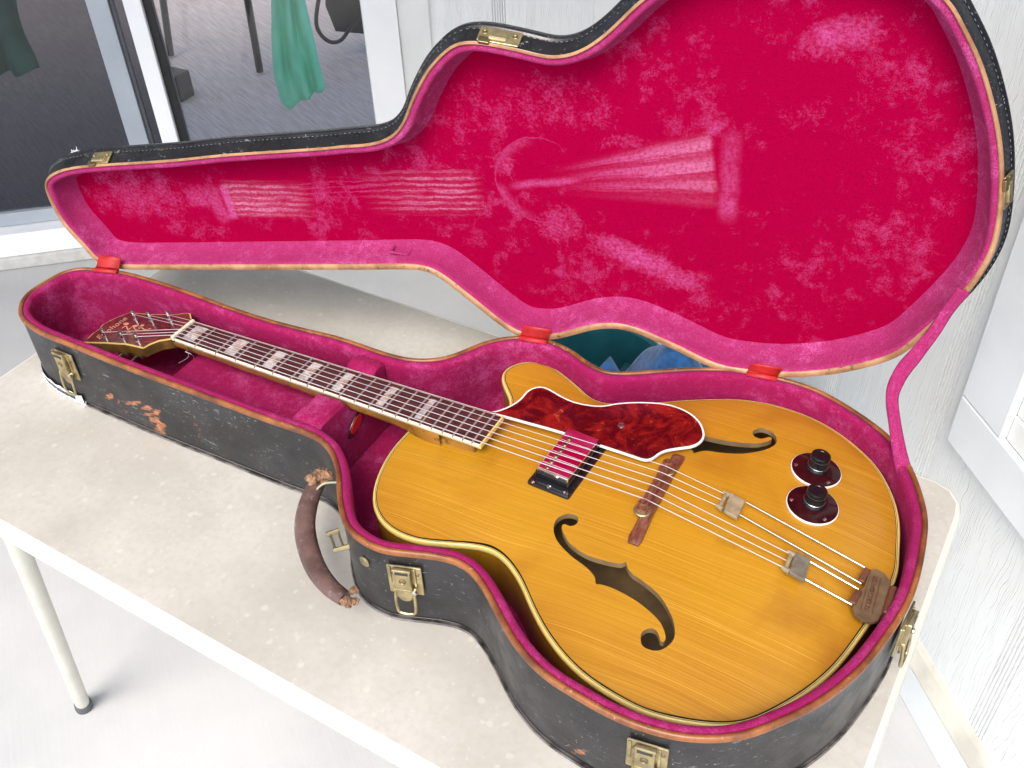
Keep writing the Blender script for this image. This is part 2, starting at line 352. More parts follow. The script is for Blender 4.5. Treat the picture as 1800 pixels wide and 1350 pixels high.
class MB:
    def __init__(s): s.V = []; s.F = []; s.fm = []; s.flat = []
    def add(s, V, F, mi=0):
        b = len(s.V); s.V += [tuple(map(float, v)) for v in V]; s.F += [tuple(int(i) + b for i in f) for f in F]; s.fm += [mi] * len(F); return s
    def build(s, name, mat, parent=None, smooth=True, mats=None, ang=35):
        o = mesh(name, s.V, s.F, mat, parent, smooth, mats, s.fm if mats else None)
        if smooth and ang: autosmooth(o, ang)
        for i in s.flat: o.data.polygons[i].use_smooth = False
        return o
    def box(s, c, h, ax=None, bev=0., mi=0):
        """box with centre c, half sizes h, axes ax (3x3 rows), bevelled edges"""
        ax = np.eye(3) if ax is None else np.array(ax); c = np.array(c); h = np.array(h, float)
        if bev <= 0:
            V = [c + ax.T @ (h * np.array(q)) for q in [(-1, -1, -1), (1, -1, -1), (1, 1, -1), (-1, 1, -1), (-1, -1, 1), (1, -1, 1), (1, 1, 1), (-1, 1, 1)]]
            return s.add(V, [(0, 3, 2, 1), (4, 5, 6, 7), (0, 1, 5, 4), (1, 2, 6, 5), (2, 3, 7, 6), (3, 0, 4, 7)], mi)
        b = min(bev, min(h) * .99); loops = []
        def rr(ins):
            hx, hy = h[0] - ins, h[1] - ins; r = max(b, 1e-4); o = []
            for (sx, sy, a0) in ((1, 1, 0), (-1, 1, 90), (-1, -1, 180), (1, -1, 270)):
                for k in range(4):
                    a = R(a0 + 30 * k); o.append((sx * (h[0] - b) + (b - ins) * math.cos(a), sy * (h[1] - b) + (b - ins) * math.sin(a)))
            return o
        for ins, z in ((b * .7, -h[2]), (b * .2, -h[2] + b * .3), (0, -h[2] + b), (0, h[2] - b), (b * .2, h[2] - b * .3), (b * .7, h[2])):
            loops.append([c + ax.T @ np.array((x, y, z)) for x, y in rr(min(ins, b * .95))])
        n = 16; V = [v for l in loops for v in l]; F = []
        for i in range(5):
            for k in range(n): F.append((i * n + k, i * n + (k + 1) % n, (i + 1) * n + (k + 1) % n, (i + 1) * n + k))
        F.append(tuple(range(n - 1, -1, -1))); F.append(tuple(range(5 * n, 6 * n))); s.flat += [len(s.F) + len(F) - 2, len(s.F) + len(F) - 1] + [len(s.F) + 2 * n + k for k in (3, 7, 11, 15)]
        return s.add(V, F, mi)
    def tube(s, pts, r, n=8, cap=True, mi=0, flat=1.):
        P = [np.array(p, float) for p in pts]; rs = r if hasattr(r, '__len__') else [r] * len(P)
        V = []; up = None
        for i, p in enumerate(P):
            t = P[min(i + 1, len(P) - 1)] - P[max(i - 1, 0)]; t = t / (np.linalg.norm(t) + 1e-12)
            if up is None: up = np.array((0, 0, 1.)) if abs(t[2]) < .9 else np.array((1., 0, 0))
            a = np.cross(t, up); a /= np.linalg.norm(a); b = np.cross(a, t); up = b
            for k in range(n):
                q = 2 * math.pi * k / n; V.append(p + rs[i] * (math.cos(q) * a + flat * math.sin(q) * b))
        F = [(i * n + k, i * n + (k + 1) % n, (i + 1) * n + (k + 1) % n, (i + 1) * n + k) for i in range(len(P) - 1) for k in range(n)]
        if cap: F += [tuple(range(n - 1, -1, -1)), tuple(range((len(P) - 1) * n, len(P) * n))]
        return s.add(V, F, mi)
    def lathe(s, c, prof, ax=None, n=24, mi=0, ex=1.):
        """prof = [(radius, height)...] about axis ax[2]"""
        ax = np.eye(3) if ax is None else np.array(ax); c = np.array(c); V = []
        for r, z in prof:
            for k in range(n):
                q = 2 * math.pi * k / n; V.append(c + ax.T @ np.array((r * math.cos(q) * ex, r * math.sin(q), z)))
        F = [(i * n + k, i * n + (k + 1) % n, (i + 1) * n + (k + 1) % n, (i + 1) * n + k) for i in range(len(prof) - 1) for k in range(n)]
        F += [tuple(range(n - 1, -1, -1)), tuple(range((len(prof) - 1) * n, len(prof) * n))]
        return s.add(V, F, mi)
    def prism(s, poly, z0, z1, fr=None, mi=0, bev=0.):
        """poly 2D (ccw), extruded z0->z1, mapped by fr(x,y,z)"""
        fr = fr or (lambda x, y, z: (x, y, z)); n = len(poly); P = np.array(poly); L = [(P, z0)]
        if bev: L += [(P, z1 - bev), (offset(P, -bev * .8), z1)]
        else: L += [(P, z1)]
        V = [fr(x, y, z) for Q, z in L for x, y in Q]
        F = [(i * n + k, i * n + (k + 1) % n, (i + 1) * n + (k + 1) % n, (i + 1) * n + k) for i in range(len(L) - 1) for k in range(n)]
        from mathutils.geometry import tessellate_polygon
        T = tessellate_polygon([[Vector((x, y, 0)) for x, y in L[-1][0]]]); b = (len(L) - 1) * n
        F += [tuple(b + i for i in t) for t in T] + [tuple(reversed(t)) for t in T]
        return s.add(V, F, mi)

def area(P): return .5 * np.sum(P[:, 0] * np.roll(P[:, 1], -1) - np.roll(P[:, 0], -1) * P[:, 1])
def ccw(P): P = np.asarray(P, float); return P if area(P) > 0 else P[::-1].copy()
def offset(P, d):
    """positive = outward for a ccw loop"""
    t = np.roll(P, -1, 0) - np.roll(P, 1, 0); t /= np.linalg.norm(t, axis=1)[:, None] + 1e-12
    return P + d * np.stack([t[:, 1], -t[:, 0]], 1)
def catmull(P, n=10, closed=True):
    P = np.asarray(P, float); N = len(P); o = []
    for i in range(N if closed else N - 1):
        g = (lambda k: P[k % N]) if closed else (lambda k: P[min(max(k, 0), N - 1)])
        a, b, c, d = g(i - 1), g(i), g(i + 1), g(i + 2)
        for k in range(n):
            t = k / n; o.append(.5 * ((2 * b) + (-a + c) * t + (2 * a - 5 * b + 4 * c - d) * t * t + (-a + 3 * b - 3 * c + d) * t ** 3))
    if not closed: o.append(P[-1])
    return np.array(o)
def resample(P, n, closed=True):
    Q = np.vstack([P, P[:1]]) if closed else P
    s = np.concatenate([[0], np.cumsum(np.linalg.norm(np.diff(Q, axis=0), axis=1))])
    t = np.linspace(0, s[-1], n + 1)[:-1] if closed else np.linspace(0, s[-1], n)
    return np.stack([np.interp(t, s, Q[:, k]) for k in range(Q.shape[1])], 1)
def smooth(P, sig):
    n = len(P); k = np.arange(-int(4 * sig), int(4 * sig) + 1); g = np.exp(-k ** 2 / (2 * sig ** 2)); g /= g.sum()
    return sum(g[i] * np.roll(P, -k[i], 0) for i in range(len(k)))
def inside(P, Q):
    """points Q inside polygon P"""
    x, y = Q[:, 0], Q[:, 1]; r = np.zeros(len(Q), bool); x1, y1 = P[:, 0], P[:, 1]; x2, y2 = np.roll(x1, -1), np.roll(y1, -1)
    for a, b, c, d in zip(x1, y1, x2, y2):
        if b == d: continue
        r ^= ((b > y) != (d > y)) & (x < (c - a) * (y - b) / (d - b) + a)
    return r
def fill(outer, holes=(), step=.006, margin=.45):
    """triangulated plate with regular inner points: returns V(2D), F"""
    lo, hi = outer.min(0), outer.max(0)
    gx, gy = np.meshgrid(np.arange(lo[0], hi[0], step), np.arange(lo[1], hi[1], step)); gx[::2] += step * .5
    G = np.stack([gx.ravel(), gy.ravel()], 1); k = inside(offset(outer, -step * margin), G)
    for h in holes: k &= ~inside(offset(h, step * margin * .5), G)
    G = G[k]; V = [outer] + list(holes) + [G]; E = []; b = 0
    for l in [outer] + list(holes):
        E += [(b + i, b + (i + 1) % len(l)) for i in range(len(l))]; b += len(l)
    A = np.vstack(V); r = delaunay_2d_cdt([Vector(v) for v in A], E, [], 0, 1e-6)
    Vo = np.array([tuple(v) for v in r[0]]); F = np.array([f for f in r[2] if len(f) == 3])
    C = Vo[F].mean(1); k = inside(outer, C)
    for h in holes: k &= ~inside(h, C)
    return Vo, F[k]
def loft(name, loops, mat, parent=None, closed=True, ang=40, mats=None, fm=None, flip=False):
    n = len(loops[0]); V = np.vstack(loops); F = []; fmi = []
    for i in range(len(loops) - 1):
        for k in range(n if closed else n - 1):
            q = (i * n + k, i * n + (k + 1) % n, (i + 1) * n + (k + 1) % n, (i + 1) * n + k)
            F.append(q[::-1] if flip else q); fmi.append(fm[i] if fm else 0)
    o = mesh(name, V, F, mat, parent, True, mats, fmi if mats else None)
    if ang: autosmooth(o, ang)
    return o
def frame_from(n, up=(0, 0, 1)):
    n = np.array(n, float); n /= np.linalg.norm(n); u = np.cross(up, n); u /= np.linalg.norm(u); v = np.cross(n, u); return np.stack([u, v, n])
Z3 = lambda P, z: np.column_stack([P, np.full(len(P), z) if np.isscalar(z) else z])

# ================================================================== SETTING
ZT = .74; ZR = .85; ZB = .82           # table top, case rim, guitar body edge
g = MB(); g.add([(-30, -30, 0), (30, -30, 0), (30, 30, 0), (-30, 30, 0)], [(0, 1, 2, 3)])
struct(g.build('patio_floor', M['concrete'], smooth=False))

# walls: right siding wall (direction A) and back wall with sliding door (direction B)
ra, rb = R(-50.7), R(39.3)
UA = np.array([math.cos(ra), math.sin(ra), 0]); NA = np.array([-UA[1], UA[0], 0]) * -1   # toward the patio
UB = np.array([math.cos(rb), math.sin(rb), 0]); NB = np.array([UB[1], -UB[0], 0])
OA = np.array([1.0, .455, 0]); OB = np.array([-1.588, .825, 0])
if (CAM - OA) @ NA < 0: NA = -NA
if (CAM - OB) @ NB < 0: NB = -NB
CB = 1.775; CA = None
A_ = np.array([UA[:2], -UB[:2]]).T; sA, sB = np.linalg.solve(A_, (OB - OA)[:2])   # corner
def wallpt(w, s, z, d=0.):
    o, u, n = (OA, UA, NA) if w == 'A' else (OB, UB, NB); return o + u * s + n * d + np.array((0, 0, z))
def siding_wall(name, w, s0, s1, groups, z0, z1, parent, d0=-.012, hole=None):
    ss = [(s0, 0.)]
    for c in sorted(groups):
        if not (s0 < c < s1): continue
        for k in range(6):
            q = c - .0175 + k * .007
            ss += [(q - .0014, 0.), (q - .0009, -.0055), (q + .0009, -.0055), (q + .0014, 0.)]
    ss.append((s1, 0.))
    zs = [z0, z1]; V = []; F = []; us = []
    for z in zs:
        for s, d in ss: V.append(wallpt(w, s, z, d0 + d)); us.append(s)
    n = len(ss); F = [(k, k + 1, n + k + 1, n + k) for k in range(n - 1)]
    o = mesh(name, V, F, M['siding' if w == 'A' else 'siding_b'], parent, False); fattr(o, 'u', us); return o
def board(name, w, s0, s1, z0, z1, d0, d1, mat, parent, bev=.003):
    ax = np.stack([UA if w == 'A' else UB, (0, 0, 1), NA if w == 'A' else NB])
    c = wallpt(w, (s0 + s1) / 2, (z0 + z1) / 2, (d0 + d1) / 2); b = MB(); b.box(c, ((s1 - s0) / 2, (z1 - z0) / 2, (d1 - d0) / 2), ax, bev)
    return b.build(name, mat, parent)
wa = thing('house_wall', 'pale grooved wood siding wall with baseboard, right of and behind the case', 'wall')
WS0, WS1, WZ0, WZ1 = -.046, .90, .682, 1.75     # window opening in the wall
gr = [.104 + .305 * k for k in range(-8, 8)]
siding_wall('siding', 'A', sA - .06, -.10, gr, .10, 2.5, wa); siding_wall('siding', 'A', -.10, WS1 + .06, gr, .10, WZ0 - .07, wa)
siding_wall('siding', 'A', -.10, WS1 + .06, gr, WZ1 + .05, 2.5, wa); siding_wall('siding', 'A', WS1 + .06, 3.2, gr, .10, 2.5, wa)
board('baseboard', 'A', sA, 3.2, .0, .085, -.03, .0, M['trim_white'], wa)
def strip(name, w, s0, s1, prof, mat, parent):
    V = [wallpt(w, s, z, d) for s in (s0, s1) for d, z in prof]; n = len(prof)
    return mesh(name, V, [(k, k + 1, n + k + 1, n + k)[::-1] for k in range(n - 1)], mat, parent, False)
strip('cream_ledge', 'A', sA - .01, 3.2, [(.000, .0855), (.002, .092), (-.006, .128), (-.0115, .141), (-.02, .142)], M['cream_strip'], wa)
# window with trim boards, right edge of the photograph
wn = thing('window', 'white framed window with wide trim boards on the siding wall', 'window')
board('side_board', 'A', -.137, -.0405, .6465, WZ1 + .1, -.012, .012, M['trim_white'], wn)
board('side_board', 'A', WS1, WS1 + .095, .6465, WZ1 + .1, -.012, .012, M['trim_white'], wn)
board('bottom_board', 'A', -.137, WS1 + .095, .557, .645, -.012, .0125, M['trim_white'], wn)
board('top_board', 'A', -.0395, WS1 - .001, WZ1, WZ1 + .1, -.012, .012, M['trim_white'], wn)
board('bottom_frame', 'A', -.039, WS1 - .001, .647, .69, -.03, .004, M['trim_warm'], wn)
board('side_frame', 'A', -.039, -.015, .691, WZ1 - .001, -.03, .002, M['trim_warm'], wn)
board('side_frame', 'A', WS1 - .025, WS1 - .001, .691, WZ1 - .001, -.03, .002, M['trim_warm'], wn)
board('sash', 'A', -.0145, .012, .691, WZ1 - .001, -.045, -.012, M['frame_grey'], wn)
board('sash', 'A', .0125, WS1 - .026, .691, .715, -.045, -.012, M['frame_grey'], wn)
board('pane', 'A', .0125, WS1 - .026, .716, WZ1 - .001, -.04, -.034, M['glass_dark'], wn, 0)

wb = thing('back_wall', 'off-white grooved siding wall with wide trim board beside the sliding door', 'wall')
siding_wall('siding', 'B', 1.213, 1.676, [1.4065], .0, 2.5, wb, -.006)
board('corner_board', 'B', 1.677, sB - .001, 0, 2.5, -.02, .002, M['trim_warm'], wb)
board('trim_board', 'B', 1.126, 1.2125, 0, 2.5, -.02, .006, M['trim_warm'], wb)
board('header', 'B', -2.6, 1.125, 2.1, 2.5, -.02, .006, M['trim_warm'], wb)
siding_wall('siding', 'B', -6, -1.4, [-6 + .305 * k for k in range(16)], 0, 2.5, wb, -.006)

door = thing('sliding_door', 'white framed sliding glass patio door behind the case lid', 'door')
board('sill', 'B', -1.4, 1.125, .040, .112, -.06, .02, M['frame_white'], door)
board('jamb', 'B', 1.032, 1.125, .1125, 2.099, -.06, .018, M['frame_white'], door)
board('mullion', 'B', .433, .477, .1125, 2.099, -.03, .012, M['frame_white'], door)
board('gasket', 'B', .4775, .500, .1125, 2.099, -.055, -.012, M['gasket'], door)
board('door_stile', 'B', .335, .389, .154, 2.099, -.055, -.030, M['frame_grey'], door)
board('stile_lip', 'B', .3895, .400, .154, 2.099, -.062, -.040, M['rubber'], door)
board('bottom_rail', 'B', -1.3, .4325, .1135, .1535, -.055, -.028, M['frame_grey'], door)
board('pane', 'B', -1.3, .3345, .154, 2.099, -.046, -.041, M['glass_dark'], door, 0)
board('pane', 'B', .4005, .4325, .154, 2.099, -.046, -.041, M['glass_dark'], door, 0)
board('pane', 'B', .5005, 1.0315, .1125, 2.099, -.046, -.041, M['glass'], door, 0)
struct(board('floor_edge', 'B', -3.0, 1.125, .0005, .0395, -.06, .028, M['concrete_lip'], None, .006))
# made-up room behind the door, standing in for reflections in its glass
rf = MB(); rf.add([wallpt('B', -2.5, .02, -.062), wallpt('B', 1.9, .02, -.062), wallpt('B', 1.9, .02, -4.5), wallpt('B', -2.5, .02, -4.5)], [(0, 1, 2, 3)])
struct(rf.build('reflected_floor', M['reflected_floor'], smooth=False))
rw = MB()
rw.box(wallpt('B', -.3, 1.25, -4.5), (2.3, 1.25, .03), np.stack([UB, (0, 0, 1), NB]))
struct(rw.build('reflection_backdrop', M['room_wall'], smooth=False))
nb = NB
def roompt(p, z): return at(p, z)
ct = thing('reflected_metal_stand', 'black metal legs reflected in the door glass, built as objects behind it', 'stand')
def leg(px0, zz, px1, r, nm='leg', par=None, mat='dark_metal'):
    a = at(px0, .03); b = onplane(px1, a, NB); m_ = MB(); m_.tube([a, b], r, 8); return m_.build(nm, M[mat], par)
leg((457, 126), 0, (425, -60), .014, 'leg', ct); leg((300, 97), 0, (278, -60), .014, 'leg', ct, 'dark_metal')
a = at((310, 165), .03); mb = MB(); mb.box(a + (0, 0, .04), (.06, .04, .05), None, .01); mb.build('foot_block', M['dark_metal'], ct)
chp = [(575, 0 - 60), (560, 0), (556, 40), (565, 62), (582, 74), (600, 70), (615, 50), (640, 20), (660, -10)]
q0 = at((582, 110), .03); mb = MB(); mb.tube(catmull([onplane(p, q0, NB) for p in chp], 6, False), .008, 8)
o = mb.build('bent_frame', M['dark_metal'], ct)
mb = MB(); pp = [onplane(p, q0 - NB * .05, NB) for p in [(575, -60), (572, 10), (590, 55), (645, 60), (700, 20), (700, -60)]]
mb.add(pp + [p - NB * .03 for p in pp], [tuple(range(6)), tuple(range(11, 5, -1))] + [(k, (k + 1) % 6, 6 + (k + 1) % 6, 6 + k) for k in range(6)])
mb.build('dark_panel', M['dark_metal'], ct)
def cloth(name, outline_l, outline_r, base, mat, folds=5, amp=.015):
    L = resample(np.array([onplane(p, base, NB) for p in outline_l]), 24, False); Rr = resample(np.array([onplane(p, base, NB) for p in outline_r]), 24, False)
    V = []; nx = 28
    for i in range(24):
        for k in range(nx + 1):
            f = k / nx; d = amp * math.sin(f * folds * math.pi + .7 * math.sin(i * .21)) + .006 * math.sin(f * 23 + i * .3)
            V.append(L[i] * (1 - f) + Rr[i] * f + NB * d)
    n = nx + 1; F = [(i * n + k, i * n + k + 1, (i + 1) * n + k + 1, (i + 1) * n + k) for i in range(23) for k in range(nx)]
    o = mesh(name, V, F, mat); s = o.modifiers.new('thickness', 'SOLIDIFY'); s.thickness = .003; return o
b0 = at((500, 230), .03)
tag(cloth('reflected_green_cloth', [(478, -60), (477, 60), (482, 130), (495, 182), (507, 191)], [(520, -60), (545, 40), (560, 110), (571, 152), (569, 156)], b0, M['green']), 'sheer green cloth reflected in the right hand glass pane, built behind it', 'cloth')
b1 = at((60, 260), .03)
tag(cloth('reflected_green_cloth', [(-60, -60), (-55, 30), (-50, 90), (-40, 125), (-30, 135)], [(20, -60), (35, 20), (45, 60), (62, 105), (68, 125)], b1, M['green'], 4, .03), 'dim green cloth reflected in the dark left hand glass pane, built behind it', 'cloth')

# unseen patio roof, added to cut the sky light, open behind the camera
ro = MB(); ro.box(wallpt('B', -1.2, 2.56, 1.02), (4.8, .05, 1.10), np.stack([UB, (0, 0, 1), NB])); struct(ro.build('unseen_patio_roof', M['room_wall'], smooth=False))

# ------------------------------------------------------------------ folding table
tb = thing('folding_table', 'small cream folding table with speckled worn top under the guitar case', 'table')
corners = np.array([(-.285, -.285), (.912, -.338), (.940, .262), (-.262, .300)])
def rrect(c, r, n=6):
    o = []
    for i in range(4):
        p, a, b = c[i], c[i - 1], c[(i + 1) % 4]; u = (a - p) / np.linalg.norm(a - p); v = (b - p) / np.linalg.norm(b - p); ce = p + (u + v) * r
        for k in range(n + 1):
            t = k / n * math.pi / 2; o.append(ce - v * r * math.cos(t) - u * r * math.sin(t))
    return np.array(o)
T = ccw(rrect(corners, .042)); T = resample(T, 160)
vo, fo = fill(offset(T, -.0062), (), .06, .4)
top = mesh('tabletop', Z3(vo, ZT), fo, M['tabletop'], tb, False)
lp = [(-.0062, ZT), (-.004, ZT - .0003), (-.0012, ZT - .002), (.001, ZT - .007), (.0015, ZT - .020), (-.001, ZT - .034), (-.004, ZT - .042), (-.014, ZT - .042), (-.016, ZT - .03)]
loft('edge_lip', [Z3(offset(T, d), z) for d, z in lp][::-1], M['table_edge'], tb, ang=60)
mesh('underside', Z3(vo, ZT - .028), [f[::-1] for f in fo], M['table_edge'], tb, False)
def tleg(top_, foot):
    m_ = MB(); m_.tube([top_, foot + (top_ - foot) * .045], .0125, 14); l = m_.build('leg', M['table_leg'], tb)
    d = (foot - top_) / np.linalg.norm(foot - top_); m_ = MB(); f = frame_from(-d, (1, 0, 0)); m_.lathe(foot, [(.012, 0), (.0150, .002), (.0155, .012), (.0145, .030), (.0128, .032)], f, 16); m_.build('rubber_foot', M['rubber'], l)
lt = at((22, 935), .705); lf = at((148, 1243), 0.); lf[2] = 0
tleg(lt, lf)
tleg(lt + (.0, .44, 0), lf + (0, .40, 0)); tleg(np.array((.74, -.26, .705)), np.array((.80, -.22, 0))); tleg(np.array((.76, .18, .705)), np.array((.82, .2, 0)))
for x0 in (lt[0] + .008, .75):
    m_ = MB(); m_.tube([(x0, -.24, .66), (x0, .2, .66)], .010, 10); m_.build('cross_brace', M['table_leg'], tb)

# ------------------------------------------------------------------ bucket and towel behind the table
bk = thing('bucket', 'teal plastic bucket on the floor behind the table', 'bucket')
bc = at((1042, 660), .30); bc[2] = 0
bc = np.array([bc[0] - .01, bc[1] + .02, 0])
m_ = MB(); m_.lathe(bc, [(.115, 0), (.118, .004), (.15, .285), (.160, .288), (.162, .300), (.155, .303), (.147, .298), (.113, .01), (.01, .008)], None, 48); m_.build('bucket_body', M['teal'], bk)
m_ = MB(); m_.tube([bc + (.158 * math.cos(t), .158 * math.sin(t) * .8 - .0, .285 - .10 * math.sin(t)) for t in np.linspace(0, math.pi, 20)], .003, 8); m_.build('bail', M['nickel'], bk)
def towel():
    ctr = at((1140, 668), .33); X, Y = np.meshgrid(np.linspace(-.17, .24, 60), np.linspace(-.12, .14, 40))
    Zc = .30 + .035 * np.sin(X * 22 + 1.5 * np.sin(Y * 18)) + .025 * np.sin(X * 47 + Y * 30) + .02 * np.sin(Y * 40 + 3 * X) + .04 * np.exp(-((X - .06) ** 2 + Y ** 2) / .01)
    e = np.minimum(1, np.minimum((X + .17) / .04, (.24 - X) / .05)) * np.minimum(1, np.minimum((Y + .12) / .04, (.14 - Y) / .03)); Zc = Zc * (.35 + .65 * np.clip(e, 0, 1))
    V = np.stack([ctr[0] + X + .02 * np.sin(Y * 30), ctr[1] + Y + .02 * np.sin(X * 25), Zc], -1).reshape(-1, 3)
    F = [(i * 60 + k, i * 60 + k + 1, (i + 1) * 60 + k + 1, (i + 1) * 60 + k) for i in range(39) for k in range(59)]
    o = mesh('towel', V, F, M['towel']); s = o.modifiers.new('thickness', 'SOLIDIFY'); s.thickness = .006
    tag(o, 'crumpled blue towel heaped beside the teal bucket', 'towel'); return ctr
tc = towel()
sb = thing('storage_box', 'teal storage box on the floor holding up the crumpled blue towel', 'box')
m_ = MB(); m_.box((tc[0] + .05, tc[1] + .03, .115), (.15, .10, .113), None, .012); m_.build('box_body', M['teal'], sb)
m_ = MB(); m_.box((tc[0] + .05, tc[1] + .03, .2335), (.156, .106, .005), None, .004); m_.build('box_rim', M['teal'], sb)
lc = at((1033, 605), .002); m_ = MB()
for k in range(3):
    a = k * 2.1; m_.add([lc + (.0, 0, .001), lc + (.014 * math.cos(a), .014 * math.sin(a), .008), lc + (.022 * math.cos(a + .4), .022 * math.sin(a + .4), .003), lc + (.012 * math.cos(a + .9), .012 * math.sin(a + .9), .009)], [(0, 1, 2, 3)])
o = m_.build('dry_leaf', M['leaf'], smooth=False); tag(o, 'small dark dry leaf lying on the concrete behind the case', 'leaf')

# ================================================================== GUITAR CASE
case = thing('guitar_case', 'open black hard guitar case with brown edge and crimson velvet lining', 'guitar case')
RIM = [(32.7,550),(35,533),(50,513),(83,493),(110,478),(140,471),(173,473),(217,478),(273,493),(333,513),(400,538),(467,560),(530,577),(600,594),(683,622),(733,632),(787,627),(850,602),(900,592),(950,594),(1000,613),(1043,643),(1083,655),(1200,648),(1260,647),(1313,651),(1367,663),(1433,683),(1500,720),(1567,770),(1600,817),(1620,867),(1630,910),(1628,950),(1617,1010),(1600,1060),(1567,1113),(1517,1177),(1453,1230),(1383,1267),(1300,1297),(1200,1298),(1100,1270),(1017,1227),(950,1183),(900,1127),(867,1067),(840,1020),(813,993),(773,980),(700,972),(667,967),(633,950),(606,925),(594,880),(592,833),(582,798),(566,777),(538,761),(467,737),(333,687),(233,650),(133,610),(67,583),(38,562)]
K = ccw(P2(RIM, ZR)); K = smooth(resample(catmull(K, 10), 900), 3.0)
def sweep(name, prof, mat, parent, ang=50, P=None, **kw):
    P = K if P is None else P
    return loft(name, [Z3(offset(P, d), z) for d, z in prof], mat, parent, ang=ang, **kw)
# outer shell (dense so that wear can be painted on it)
prof = [(-.004, ZR - .003)] + [(-.0012, ZR - .0035)] + [(-.001 - .004 * (k / 26) ** 2 * 0 - (.004 if k > 25 else 0), ZR - .006 - k * (.1005 / 26)) for k in range(27)] + [(-.012, ZT + .0015), (-.03, ZT + .0012)]
shell = sweep('case_base', prof[::-1], M['case_black'], case, ang=60)
co = np.empty(len(shell.data.vertices) * 3); shell.data.vertices.foreach_get('co', co); co = co.reshape(-1, 3)
def paint_px(spots, pts):
    """soft elliptical marks given as (px,py,rx,ry,strength) turned into marks at the real place they sit on the near wall"""
    d = (pts - CAM) @ CR; px = 900 + FPX * d[:, 0] / -d[:, 2]; py = 675 - FPX * d[:, 1] / -d[:, 2]; v = np.zeros(len(pts))
    for (x, y, rx, ry, s) in spots: v = np.maximum(v, s * np.exp(-(((px - x) / rx) ** 2 + ((py - y) / ry) ** 2)))
    return v
near = (co[:, 1] < -.02)
sc_spots = [(193, 697, 9, 7, 1), (208, 705, 8, 9, .6), (215, 715, 14, 6, .5), (235, 708, 20, 6, .9), (258, 717, 14, 6, 1), (275, 725, 10, 7, 1), (272, 738, 14, 7, 1), (283, 748, 12, 7, 1), (262, 728, 14, 5, .8), (280, 755, 14, 6, .9), (345, 747, 8, 5, .7), (350, 765, 8, 7, .6), (285, 762, 10, 5, .8), (442, 800, 5, 4, .6), (1020, 1322, 20, 8, .8), (1000, 1310, 14, 5, .6), (225, 722, 30, 9, .45), (262, 742, 26, 14, .5), (350, 756, 16, 16, .45), (392, 790, 16, 10, .35), (330, 790, 40, 8, .35), (250, 727, 18, 4, .5)]
fattr(shell, 'scuff', paint_px(sc_spots, co) * near)
fattr(shell, 'chalk', paint_px([(545, 812, 26, 12, .5), (470, 800, 40, 30, .22), (300, 700, 120, 40, .12), (850, 1090, 25, 60, .3), (580, 860, 14, 60, .45), (640, 1020, 20, 50, .2)], co) * near)
# pale worn line where covering meets table
sweep('bottom_welt', [(.0005, ZT + .0035), (.0018, ZT + .002), (.0005, ZT + .0008), (-.005, ZT + .0005)][::-1], M['welt'], case)
sweep('edge_binding', [(-.0012, ZR - .0052), (.0004, ZR - .0048), (.0010, ZR - .003), (.0009, ZR - .0003), (.0002, ZR + .0013), (-.0014, ZR + .0022), (-.0036, ZR + .0018), (-.0048, ZR + .0002), (-.0052, ZR - .004)], M['case_binding'], case)
lin = [(-.0046, ZR - .005), (-.0048, ZR - .0010), (-.0060, ZR + .0008), (-.0085, ZR + .0016), (-.0118, ZR + .0006), (-.0136, ZR - .002), (-.0144, ZR - .007), (-.0142, ZR - .014), (-.0136, ZR - .024), (-.0130, ZR - .045), (-.0130, ZR - .07), (-.0130, ZT + .014), (-.0155, ZT + .011)]
nl = len(lin)
base_lining = sweep('lining', lin, None, case, mats=[M['velvet_lip'], M['velvet_wall']], fm=[0] * 4 + [1] * (nl - 5))
vo, fo = fill(offset(K, -.0150), (), .012)
fl = mesh('lining_floor', Z3(vo, ZT + .0115), fo, M['velvet_wall'], case)

# interior yoke that carries the neck, and the accessory compartment
def yatx(P, x, sign):
    c = [p for p in P if abs(p[0] - x) < .006 and (p[1] * sign > 0 or True)]
    ys = np.array([p[1] for p in c]); return ys.max() if sign > 0 else ys.min()
KI = offset(K, -.0135)
def chan(x): return yatx(KI, x, -1), yatx(KI, x, 1)
def yoke():
    x0, x1 = .236, .276; V = []; F = []; secs = []
    for x in (x0, x1):
        y0, y1 = chan(x); yc = .0
        prof = [(y0, ZT + .012), (y0, ZR - .004), (y0 + .006, ZR + .001), (y0 + .02, ZR + .001), (-.032, ZR - .001), (-.027, ZR - .006), (-.024, ZR - .016), (-.014, ZR - .026), (.0, ZR - .029), (.014, ZR - .026), (.024, ZR - .014), (.027, ZR - .004), (.032, ZR + .001), (y1 - .012, ZR + .002), (y1 - .003, ZR - .002), (y1, ZT + .012)]
        secs.append(prof)
    n = len(secs[0]); m_ = MB(); cols = []
    for x, pr, ins in ((x0, secs[0], .004), (x0 + .004, secs[0], 0), (x1 - .004, secs[1], 0), (x1, secs[1], .004)):
        cols.append([(x, y, z - (ins if z > ZT + .02 else 0)) for y, z in pr])
    V = [v for c in cols for v in c]
    F = [(i * n + k, i * n + k + 1, (i + 1) * n + k + 1, (i + 1) * n + k) for i in range(3) for k in range(n - 1)]
    from mathutils.geometry import tessellate_polygon
    for b, rev in ((0, False), (3 * n, True)):
        T_ = tessellate_polygon([[Vector((y, z, 0)) for x, y, z in cols[b // n]]]); F += [tuple(b + i for i in (t[::-1] if rev else t)) for t in T_]
    m_.add(V, F); return m_.build('neck_rest', M['velvet_wall'], case, ang=40)
yk = yoke()
